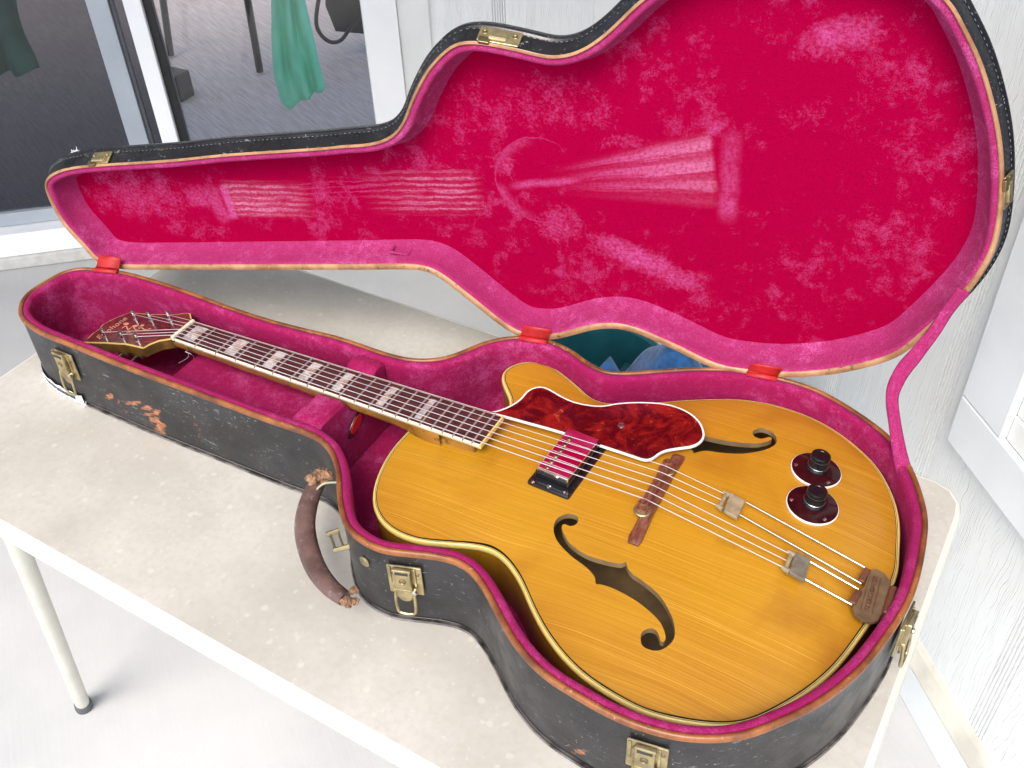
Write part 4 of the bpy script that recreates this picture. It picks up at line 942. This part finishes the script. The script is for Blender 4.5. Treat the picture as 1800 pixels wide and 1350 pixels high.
sweep('body_binding', [(0, ZB - .006), (.0007, ZB - .0055), (.0009, ZB - .003), (.0005, ZB - .0006), (-.0006, ZB + .0006), (-.0018, ZB + .0009), (-.0024, ZB + .0008), (-.0030, ZB + .0008), (-.0042, ZB + .0008)], None, gt, P=BO, mats=[M['ivory_y'], M['black_line']], fm=[0, 0, 0, 0, 0, 1, 0, 1][:8], ang=60)

# local neck frame: x along strings (rising to the bridge), y treble side, z up
NT = R(1.5); NO = np.array((0, 0, .8435)); nxv = np.array((math.cos(NT), 0, math.sin(NT))); nzv = np.array((-math.sin(NT), 0, math.cos(NT)))
SL = .648; fret = lambda n: SL * (1 - 2 ** (-n / 12))
FSZ = -.0022     # fretboard surface under string plane
def NK(x, y, z=0.): return NO + nxv * x + np.array((0, 1., 0)) * y + nzv * z
HW = lambda x: .0200 + (.0262 - .0200) * x / .45
XE = fret(20) + .009
# fretboard
def radius(y, hw): return -.0010 * (y / hw) ** 2
ys_ = np.linspace(-1, 1, 11); V = []
xs_ = [0, XE]
nxs = 30; xs_ = np.linspace(.001, XE, nxs)
m_ = MB()
V = [NK(x, y * (HW(x) - .0015), FSZ + radius(y, 1)) for x in xs_ for y in ys_] ; F = [(i * 11 + k, (i + 1) * 11 + k, (i + 1) * 11 + k + 1, i * 11 + k + 1) for i in range(nxs - 1) for k in range(10)]
fb = mesh('fretboard', V, F, M['rosewood'], gt)
# binding of the fretboard (near, far and end)
for sgn in (-1, 1):
    V = []; pf = [(-.0015, FSZ - .0010 + .0001), (-.0004, FSZ - .0011), (0, FSZ - .0016), (0, FSZ - .0065), (-.0015, FSZ - .0066)]
    for x in np.linspace(0.001, XE, 20): V += [NK(x, sgn * (HW(x) + d), z) for d, z in pf]
    F = [(i * 5 + k, i * 5 + k + 1, (i + 1) * 5 + k + 1, (i + 1) * 5 + k) for i in range(19) for k in range(4)]
    if sgn > 0: F = [f[::-1] for f in F]
    mesh('fretboard_binding', V, F, M['ivory'], fb)
m_ = MB(); m_.box(NK(XE + .0008, 0, FSZ - .0036), (.0010, HW(XE), .0030), np.stack([nxv, (0, 1, 0), nzv]), .0005); m_.build('end_binding', M['ivory_y'], fb)
for n in range(1, 21):
    x = fret(n); m_ = MB(); m_.tube([NK(x, y * HW(x) * .99, FSZ + radius(y, 1) + .0001) for y in np.linspace(-1, 1, 9)], .0012, 8); m_.build('fret', M['fret'], fb)
    m_ = MB(); m_.box(NK(x, -HW(x) - .0001, FSZ - .0018), (.0004, .0003, .0008), None, 0); m_.build('fret_end', M['black_line'], fb)
for n in (1, 3, 5, 7, 9, 12, 15):
    a, b = fret(n - 1), fret(n); L_ = (b - a); x0, x1 = a + L_ * .26, b - L_ * .22
    hw = HW((a + b) / 2) * .72; c_ = .18
    def flat(poly, dz=.00025): return [NK(x, y, FSZ + radius(y / HW(x), 1) + dz) for x, y in poly]
    Vb = []; 
    for yy in np.linspace(-1, 1, 13): Vb += [(x0, yy * hw), (x1, yy * hw)]
    V = flat(Vb); F = [(2 * k, 2 * k + 1, 2 * k + 3, 2 * k + 2) for k in range(12)]
    blk = mesh('inlay', V, F, M['pearl'], fb, False)
    if n not in (15,):
        tri = [(x0, -hw * .12), (x1, -hw * .45), (x1, hw * .35), (x0, hw * .2)]; V = flat([(x0, -hw * .05), (x1, -hw * .42), (x1, .0), (x1, hw * .38)], .0004)
        mesh('inlay_wedge', V, [(0, 1, 2), (0, 2, 3)], M['abalone'], blk, False)
# nut
m_ = MB(); m_.box(NK(-.0022, 0, FSZ - .001), (.0024, HW(0) + .0006, .0032), np.stack([nxv, (0, 1, 0), nzv]), .001); m_.build('nut', M['ivory'], gt)
# neck back
V = []; N = 12; xl = np.linspace(-.004, .40, 26)
for x in xl:
    hw = HW(x); dp = .017 + .006 * x / .4 + (.05 * max(0, (x - .335) / .065) ** 2); wdn = hw * (1 + .0 * x)
    for k in range(N):
        t = math.pi * k / (N - 1); V.append(NK(x, -wdn * math.cos(t) * (1 if True else 1), FSZ - .0064 - dp * math.sin(t) ** .8))
F = [(i * N + k, (i + 1) * N + k, (i + 1) * N + k + 1, i * N + k + 1) for i in range(25) for k in range(N - 1)]
mesh('neck', V, F, M['neck'], gt)
# raised end of the board over the body
m_ = MB(); V = []
for x in (.385, XE - .010):
    V += [NK(x, -HW(x) * .80, FSZ - .0060), NK(x, HW(x) * .80, FSZ - .0060), (NK(x, 0)[0], HW(x) * .80, ZB + .004), (NK(x, 0)[0], -HW(x) * .80, ZB + .004)]
m_.add(V, [(0, 1, 5, 4), (1, 2, 6, 5), (3, 0, 4, 7), (4, 5, 6, 7), (3, 2, 1, 0)]); m_.build('neck_extension', M['neck'], gt, smooth=False)

# headstock: tilted back plane through the nut
HT = R(11); hx = np.array((-math.cos(HT), 0, -math.sin(HT))); hz = np.cross(np.array((0, -1., 0)), hx); hz = hz if hz[2] > 0 else -hz; HO_ = NK(-.004, 0, FSZ - .004)
def HS(a, b, c=0.): return HO_ + hx * a + np.array((0, 1., 0)) * b + hz * c
def onhead(p, c=0.):
    X = onplane(p, HO_ + hz * c, hz) - HO_; return np.array([X @ hx, X[1]])
HPX = [(336,558),(335,552),(331,551),(305,553),(266,553),(229,550),(216,555),(206,558),(195,563.5),(181,571),(174,579.5),(163,587),(156,594),(147,602),(184,603),(220,605),(251,612),(264,605),(280,599),(302,595.5)]
hp_ = np.array([onhead(p) for p in HPX]); hp_ = np.vstack([[(0.0, .020)], hp_, [(0.0, -.020)]]); Hc = ccw(hp_)
m_ = MB(); m_.prism(Hc, -.014, -.0012, lambda x, y, z: HS(x, y, z)); hs = m_.build('headstock', M['dark_neck'], gt, ang=30)
m_ = MB(); m_.prism(Hc, -.0012, .0004, lambda x, y, z: HS(x, y, z)); m_.build('headstock_binding', M['ivory_y'], hs, ang=30)
m_ = MB(); m_.prism(offset(Hc, -.0014), .0002, .0008, lambda x, y, z: HS(x, y, z)); m_.build('face_veneer', M['headface'], hs, ang=30)
def text3(txt, size, fr, mat, parent, name, extr=.0002, shear=0., align='CENTER', sx=1.):
    cu = bpy.data.curves.new('lettering', 'FONT'); cu.body = txt; cu.size = size; cu.extrude = extr; cu.shear = shear; cu.align_x = align; cu.align_y = 'CENTER'; cu.resolution_u = 3
    to = bpy.data.objects.new('tmp', cu); COL.objects.link(to); dg = bpy.context.evaluated_depsgraph_get(); me = bpy.data.meshes.new_from_object(to.evaluated_get(dg)); bpy.data.objects.remove(to)
    for v in me.vertices: v.co = Vector([float(q) for q in fr(v.co.x * sx, v.co.y, v.co.z)])
    me.materials.clear(); me.materials.append(mat); o = bpy.data.objects.new(name, me); COL.objects.link(o); o.parent = parent; return o
# logo written across the head, read from the treble side: baseline runs tip -> nut
la, lb = onhead((168, 598)), onhead((222, 559)); dirv = (lb - la) / np.linalg.norm(lb - la); nrmv = np.array((dirv[1], -dirv[0])); 
if nrmv[0] > 0: pass
upv = -nrmv if (onhead((205, 590)) - la) @ nrmv > 0 else nrmv
cen = (la + lb) / 2 + upv * -.001
text3('Epiphone', .0165, lambda x, y, z: HS(*(cen + dirv * x + upv * y), .0010 + z), M['logo'], hs, 'logo', shear=.35, sx=np.linalg.norm(lb - la) / .066)
# flourish inlay on the head
fl_ = [onhead(p) for p in [(215, 578), (222, 574), (226, 580), (234, 575), (240, 581), (249, 577), (256, 581), (266, 578)]]
m_ = MB(); m_.tube([HS(x, y, .0009) for x, y in catmull(np.array(fl_), 6, False)], .0010, 5, flat=.2)
for p, r_ in (((222, 570), .0035), ((238, 574), .003), ((226, 584), .003), ((250, 573), .0025)):
    q = onhead(p); m_.lathe(HS(*q, .0006), [(r_, 0), (r_ * .9, .0004)], np.stack([hx, (0, 1, 0), hz]), 5, 0, 1.7)
m_.build('flourish_inlay', M['logo'], hs)
# tuners
posts = [(300, 562, 297), (267, 563, 264), (239, 561, 236), (244, 600, 240), (218, 596, 214), (186, 592, 183)]
fr3 = np.stack([hx, np.array((0, 1., 0)), hz]); PT = []
for bx_, by_, _ in posts:
    q = onhead((bx_, by_)); m_ = MB(); m_.lathe(HS(*q, .0006), [(.0048, 0), (.0048, .0008), (.0026, .0016), (.0022, .006), (.0019, .0085), (.0023, .0105), (.0030, .0118), (.0030, .0130), (.0018, .0136)], fr3, 14)
    m_.tube([HS(q[0] - .002, q[1] + .0026 * math.sin(k), .0065 + .0008 * k + .0003 * math.sin(k * 2)) if False else HS(q[0] + .0026 * math.cos(k * .9), q[1] + .0026 * math.sin(k * .9), .0062 + .00035 * k) for k in range(14)], .0004, 5)
    t_ = m_.build('tuner_post', M['nickel'], hs); PT.append((q, by_))
for i, (q, by_) in enumerate(PT):
    sgn = 1 if i < 3 else -1; yb = q[1] + sgn * .030
    m_ = MB(); m_.tube([HS(q[0] + .004, q[1] + sgn * .006, -.017), HS(q[0] + .004, yb - sgn * .006, -.019)], .0018, 8); m_.box(HS(q[0] + .002, q[1] + sgn * .004, -.018), (.009, .007, .003), fr3, .001)
    tm = m_.build('tuner_gear', M['brass_dark'], hs)
    m_ = MB(); m_.lathe(HS(q[0] + .004, yb, -.022), [(.001, 0), (.006, .001), (.0075, .003), (.006, .005), (.001, .006)], fr3, 16, 0, 1.); m_.build('tuner_button', M['pearl'], tm)
# dangling string end below the nut
sp_ = at((326, 618), .815); m_ = MB(); m_.tube(catmull([sp_ + (0, 0, .012), at((331, 622), .812), at((328, 630), .806), at((314, 638), .80)], 5, False), .0004, 5); m_.tube(catmull([sp_, at((338, 624), .81), at((342, 632), .80)], 5, False), .0004, 5); m_.build('string_end', M['steel'], gt)

# pickguard
GZ = .8465
PG = [(838,715),(862,721),(889,714),(913,700),(927,684),(947,677),(964,681),(993,698),(1020,708),(1056,713),(1082,709),(1122,707),(1171,711),(1207,724),(1229,742),(1238,762),(1236,776),(1220,787),(1193,791),(1166,796),(1147,809),(1133,811),(1110,803),(1049,782),(987,760),(930,743),(882,729),(864,724.5),(845,720)]
pg = ccw(P2(PG, GZ)); pg = ccw(smooth(resample(catmull(pg, 8), 260), 1.6))
ins = offset(pg, -.0030)
zf = lambda z: (lambda x, y, zz_: (x, y, z + zz_ + (x - .55) * .02))
m_ = MB(); m_.prism(pg, -.0022, -.0002, zf(GZ)); pgo = m_.build('pickguard_border', M['white_pl'], gt, ang=40)
pgo.name = 'pickguard'
m_ = MB(); m_.prism(offset(pg, -.0022), -.0004, .0000, zf(GZ)); m_.build('black_line', M['black_line'], pgo)
m_ = MB(); m_.prism(offset(pg, -.0017), -.0003, -.0001, zf(GZ)); m_.build('white_line', M['white_pl'], pgo)
m_ = MB(); m_.prism(ins, -.0004, .0004, zf(GZ)); m_.build('tortoiseshell_sheet', M['tortoise'], pgo)
sq = at((1092, 748), GZ + .001); m_ = MB(); m_.lathe(sq, [(.0042, 0), (.0042, .0006), (.0030, .0012)], None, 20); scw = m_.build('screw', M['nickel'], pgo)
m_ = MB(); m_.box(sq + (0, 0, .0013), (.0036, .0005, .0002)); m_.build('screw_slot', M['black_line'], scw)

# pickup
pk = thing('x', '', ''); bpy.data.objects.remove(pk)
bz = ZB + arch(np.array([(.545, 0.)]))[0]
cu_ = [at(p, .8535)[:2] for p in [(998, 753), (1055.6, 771), (999, 840), (942, 825.5)]]
cc = np.mean(cu_, 0); e1 = (cu_[1] - cu_[0] + cu_[2] - cu_[3]) / 2; e2 = (cu_[0] - cu_[3] + cu_[1] - cu_[2]) / 2; w1, w2 = np.linalg.norm(e1), np.linalg.norm(e2); yax = np.array((*(e2 / w2), 0)); xax = np.array((yax[1], -yax[0], 0)); axp = np.stack([xax, yax, (0, 0, 1)])
rc = np.array((*cc, 0)) + yax * -.004 + xax * .001
m_ = MB(); m_.box(rc + (0, 0, (bz + .8415) / 2 - .001), (w1 / 2 + .0065, w2 / 2 + .0085, (.8415 - bz) / 2 + .001), axp, .003); pku = m_.build('pickup', M['black_gloss'], gt)
m_ = MB(); m_.box(np.array((*cc, .8455)), (w1 / 2 + .0018, w2 / 2 + .0012, .004), axp, .002); m_.build('pickup_surround', M['black_gloss'], pku)
m_ = MB(); m_.box(np.array((*cc, .8485)), (w1 / 2, w2 / 2, .0050), axp, .0012); cv = m_.build('chrome_cover', M['chrome'], pku)
for p in [(1001.1, 770.4), (993.3, 780.7), (986.2, 790.7), (977.8, 800.7), (970, 810.4), (962.7, 820)]:
    q = at(p, .8538); m_ = MB(); m_.lathe(q, [(.0026, -.0004), (.0026, .0005), (.0019, .0008)], None, 16); s_ = m_.build('pole_screw', M['brass_dark'], pku); m_ = MB(); m_.box(q + (0, 0, .0009), (.0018, .0004, .0002), np.stack([(.7, .7, 0), (-.7, .7, 0), (0, 0, 1)])); m_.build('screw_slot', M['black_line'], s_)
for p in [(936.5, 847), (964.5, 855), (992, 865)]:
    q = at(p, .8418); m_ = MB(); m_.lathe(q, [(.0026 if p[0] == 964.5 else .0019, -.0004), (.0024 if p[0] == 964.5 else .0018, .0006), (.0012, .001)], None, 14); m_.build('ring_screw', M['nickel'], pku)

# bridge
BX = .6465; yv = np.array((0, 1., 0)); tzb = lambda y: ZB + .0006 + arch(np.array([(BX, y)]))[0]
b0_, b1_ = at((1112, 962), .836)[:2], at((1194, 806), .836)[:2]
bdir = (b1_ - b0_) / np.linalg.norm(b1_ - b0_); bn = np.array((bdir[1], -bdir[0])); Lb = np.linalg.norm(b1_ - b0_)
V = []; NB_ = 40
for i in range(NB_ + 1):
    t = i / NB_; c_ = b0_ + (b1_ - b0_) * t; za = ZB + .0006 + arch(c_[None])[0]; yy = abs(t - .5) * 2
    hgt = .0075 if .2 < t < .86 else .0042; hgt = np.interp(t, [0, .03, .16, .24, .84, .90, .98, 1], [.0025, .0042, .0046, .0085, .0085, .0046, .0040, .0025]); wdb = np.interp(t, [0, .04, .2, .28, .80, .88, .97, 1], [.0055, .0072, .0062, .0055, .0055, .0062, .0070, .0058])
    for a_, z_ in ((-1, -.002), (-1, hgt * .8), (-.7, hgt), (.7, hgt), (1, hgt * .8), (1, -.002)): V.append((*(c_ + bn * a_ * wdb), za + z_))
F = [(i * 6 + k, i * 6 + k + 1, (i + 1) * 6 + k + 1, (i + 1) * 6 + k) for i in range(NB_) for k in range(5)] + [tuple(range(5, -1, -1)), tuple(range(NB_ * 6, NB_ * 6 + 6))]
br = mesh('bridge', V, F, M['bridge'], gt); autosmooth(br, 30)
zs_ = .8600
sb0, sb1 = at((1127, 893), .857)[:2], at((1176, 812), .857)[:2]; V = []; NB_ = 30
for i in range(NB_ + 1):
    t = i / NB_; c_ = sb0 + (sb1 - sb0) * t; hgt = zs_ - .0015 * abs(t - .5) * 2; j = .0011 * math.sin(i * 1.3)
    wt = np.interp(t, [0, .06, .12, .88, .94, 1], [.0045, .0058, .0040, .0040, .0058, .0045])
    for a_, z_ in ((-1, -.0095), (-1, -.002), (-.35 + j * 60, 0), (.2 + j * 60, 0), (1, -.003), (1, -.0095)): V.append((*(c_ + bn * a_ * wt), hgt + z_ + (-.003 if t < .10 or t > .90 else 0)))
F = [(i * 6 + k, i * 6 + k + 1, (i + 1) * 6 + k + 1, (i + 1) * 6 + k) for i in range(NB_) for k in range(5)] + [tuple(range(5, -1, -1)), tuple(range(NB_ * 6, NB_ * 6 + 6))] + [(i * 6 + 5, i * 6, (i + 1) * 6, (i + 1) * 6 + 5) for i in range(NB_)]
o = mesh('saddle', V, F, M['bridge'], br); autosmooth(o, 25)
for c_ in (sb0 + (sb1 - sb0) * .06, sb0 + (sb1 - sb0) * .94):
    za = ZB + arch(c_[None])[0]; m_ = MB(); m_.lathe((*c_, za + .0075), [(.0022, 0), (.0022, zs_ - za - .0045)], None, 12); m_.lathe((*c_, zs_ - .0035), [(.0052, 0), (.0054, .001), (.0050, .0045), (.0030, .0055), (.0022, .0045)], None, 18); m_.build('bridge_post', M['bridge'], br)
    m_ = MB(); m_.lathe((*c_, za + .0088), [(.0088, 0), (.0092, .0008), (.0092, .0016), (.0084, .0022)], None, 30); m_.build('thumbwheel', M['brass'], br)
# tailpiece
clipT = at((1289, 886), .8475); clipB = at((1403, 997), .8455)
platep = [(1525,1004),(1540,1000),(1556,1006),(1567,1019),(1566,1040),(1556,1068),(1545,1088),(1533,1092),(1515,1090),(1503,1080),(1498,1067),(1506,1056),(1510,1040),(1519,1030),(1524,1015)]
PLZ = .8375
tpoly = ccw(P2(platep, PLZ)); m_ = MB()
tf = lambda x, y, z: (x, y, PLZ + z - max(0, x - .875) * .25)
m_.prism(tpoly, -.003, .0004, tf, bev=.0008); tp = m_.build('tailpiece', M['tail_brown'], gt, ang=40)
m_ = MB(); e = at((1558, 1062), PLZ)[:2]; m_.box((e[0] + .002, e[1] + .008, PLZ - .016), (.004, .018, .016), None, .003); m_.build('anchor_plate', M['tail_red'], tp)
for p, nm in (((1519, 1012), 0), ((1504, 1050), 1)):
    q = at(p, PLZ + .001); m_ = MB(); m_.box(q, (.0032, .0092, .0022), np.stack([(.98, -.12, 0), (.12, .98, 0), (0, 0, 1)]), .001); m_.build('rod_block', M['tail_red'], tp)
def rod(pa, za, pb, zb_):
    A1, B1 = at(pa, za), at(pb, zb_); m_ = MB(); m_.tube([A1, B1], .00105, 10); m_.build('rod', M['nickel'], tp); return A1, B1
rod((1312, 883), .847, (1521, 998), PLZ + .001); rod((1287, 897), .847, (1514, 1026), PLZ + .001)
rod((1418, 984), .845, (1509, 1036), PLZ + .001); rod((1402, 1011), .845, (1497, 1063), PLZ + .001)
def clip(pl, c, mat):
    """pl: four pixels of the bent clip plate, c: two round studs"""
    Q = [at(p, .850) for p in pl]; m_ = MB(); cen_ = np.mean(Q, 0); n = 4
    V = [q + (0, 0, .001) for q in Q] + [q - (0, 0, .0035) for q in Q]; m_.add(V, [(0, 1, 2, 3), (7, 6, 5, 4)] + [(k, 4 + k, 4 + (k + 1) % 4, (k + 1) % 4) for k in range(4)]); cl_ = m_.build('clip_plate', M[mat], tp, smooth=False)
    bv = cl_.modifiers.new('bevel', 'BEVEL'); bv.width = .0009; bv.segments = 2
    A1, B1 = at(c[0], .8485), at(c[1], .8485); m_ = MB(); m_.tube([A1, B1], .0022, 10); u_ = (B1 - A1) / np.linalg.norm(B1 - A1)
    for e_ in (A1, B1):
        m_.tube([e_ + np.array((-.0035, .0015, 0)), e_ + np.array((.004, -.0015, 0))], [.0022, .0030], 10)
    m_.build('string_bar', M['clip_gold'], tp)
    return A1, B1
tA, tB = clip([(1284, 866), (1310, 880), (1296, 912), (1272, 898)], [(1277, 868), (1265, 892)], 'clip_gold')
bA, bB = clip([(1398, 970), (1425, 982), (1414, 1022), (1387, 1006)], [(1391, 973), (1381, 1001)], 'clip_grey')
# lettering on the plate
pa1, pb1 = at((1523, 1076), PLZ)[:2], at((1540, 1012), PLZ)[:2]; dv = (pb1 - pa1) / np.linalg.norm(pb1 - pa1); uvv = np.array((-dv[1], dv[0])); cn = (pa1 + pb1) / 2
text3('FREQUENSATOR', .0062, lambda x, y, z: tf(*(cn + dv * x + uvv * y), .0007 + z), M['tail_red'], tp, 'lettering', sx=.95)
m_ = MB()
for of in (-.0052, .0052): m_.box((*(cn + uvv * of), PLZ + .0006), (np.linalg.norm(pb1 - pa1) / 2, .00025, .0002), np.stack([(*dv, 0), (*uvv, 0), (0, 0, 1)]))
m_.build('engraved_line', M['tail_red'], tp)
# strings: nut -> bridge -> clip, and nut -> tuner
sad = [np.array((*(sb0 + (sb1 - sb0) * t), zs_ + .0004)) for t in np.linspace(.14, .86, 6)]
gau = [.00062, .00056, .0005, .00042, .00036, .00034]
ends = [bB + (bA - bB) * t for t in (.05, .5, .95)] + [tB + (tA - tB) * t for t in (.05, .5, .95)]
pord = [PT[3], PT[4], PT[5], PT[2], PT[1], PT[0]]
for k in range(6):
    nutp = NK(-.002, -.0168 + k * .0336 / 5, .0003); q = pord[k][0]
    m_ = MB(); m_.tube([HS(q[0] - .001, q[1], .0075), nutp, sad[k] * .999 + nutp * .001, sad[k], ends[k]], gau[k], 6); m_.build('string', M['steel'], gt)

# controls
def control(px, nm):
    c = at(px, ZB + .012); e = .012
    gx = (arch(c[None, :2] + (e, 0))[0] - arch(c[None, :2] - (e, 0))[0]) / (2 * e); gy = (arch(c[None, :2] + (0, e))[0] - arch(c[None, :2] - (0, e))[0]) / (2 * e)
    nrm = np.array((-gx, -gy, 1.)); nrm /= np.linalg.norm(nrm); xx = np.cross((0, 1., 0), nrm); xx /= np.linalg.norm(xx); fr = np.stack([xx, np.cross(nrm, xx), nrm])
    c[2] = ZB + arch(c[None, :2])[0]; zmax = max((np.array((c[0] + .026 * math.cos(t), c[1] + .026 * math.sin(t))) - c[:2]) @ (-np.array((gx, gy))) + arch(np.array([(c[0] + .026 * math.cos(t), c[1] + .026 * math.sin(t))]))[0] for t in np.linspace(0, 6.28, 24))
    c = c + nrm * (max(zmax - (c[2] - ZB), 0) + .0036)
    m_ = MB(); m_.lathe(c - nrm * .0034, [(.0262, 0), (.0268, .001), (.0268, .0026), (.0264, .0032)], fr, 48); pl = m_.build('control_plate', M['white_pl'], gt)
    m_ = MB(); m_.lathe(c - nrm * .0004, [(.0259, 0), (.0259, .0006), (.0254, .0009)], fr, 48); m_.build('plate_face', M['plate_dark'], pl)
    kc = c + fr[1] * .003 + nrm * .0006
    m_ = MB(); m_.lathe(kc, [(.0122, 0), (.0124, .001), (.0112, .003), (.0104, .004), (.0098, .0120), (.0104, .0130), (.0104, .0165), (.0096, .0180), (.0062, .0184), (.0056, .0178)], fr, 40); m_.build('knob', M['knob_black'], pl)
    m_ = MB(); m_.lathe(kc + nrm * .0036, [(.0109, 0), (.0110, .0003), (.0106, .0006)], fr, 36); m_.build('knob_ring', M['nickel'], pl)
    m_ = MB(); m_.lathe(kc + nrm * .0127, [(.0103, 0), (.0105, .0003), (.0103, .0006)], fr, 36); m_.build('knob_ring', M['rubber'], pl)
    for a in (R(195), R(75), R(318)):
        m_ = MB(); m_.lathe(c + fr.T @ np.array((.0218 * math.cos(a), .0218 * math.sin(a), .0004)), [(.0021, 0), (.0021, .0006), (.0012, .0010)], fr, 12); m_.build('screw', M['nickel'], pl)
control((1433, 831), 0); control((1426, 895), 1)
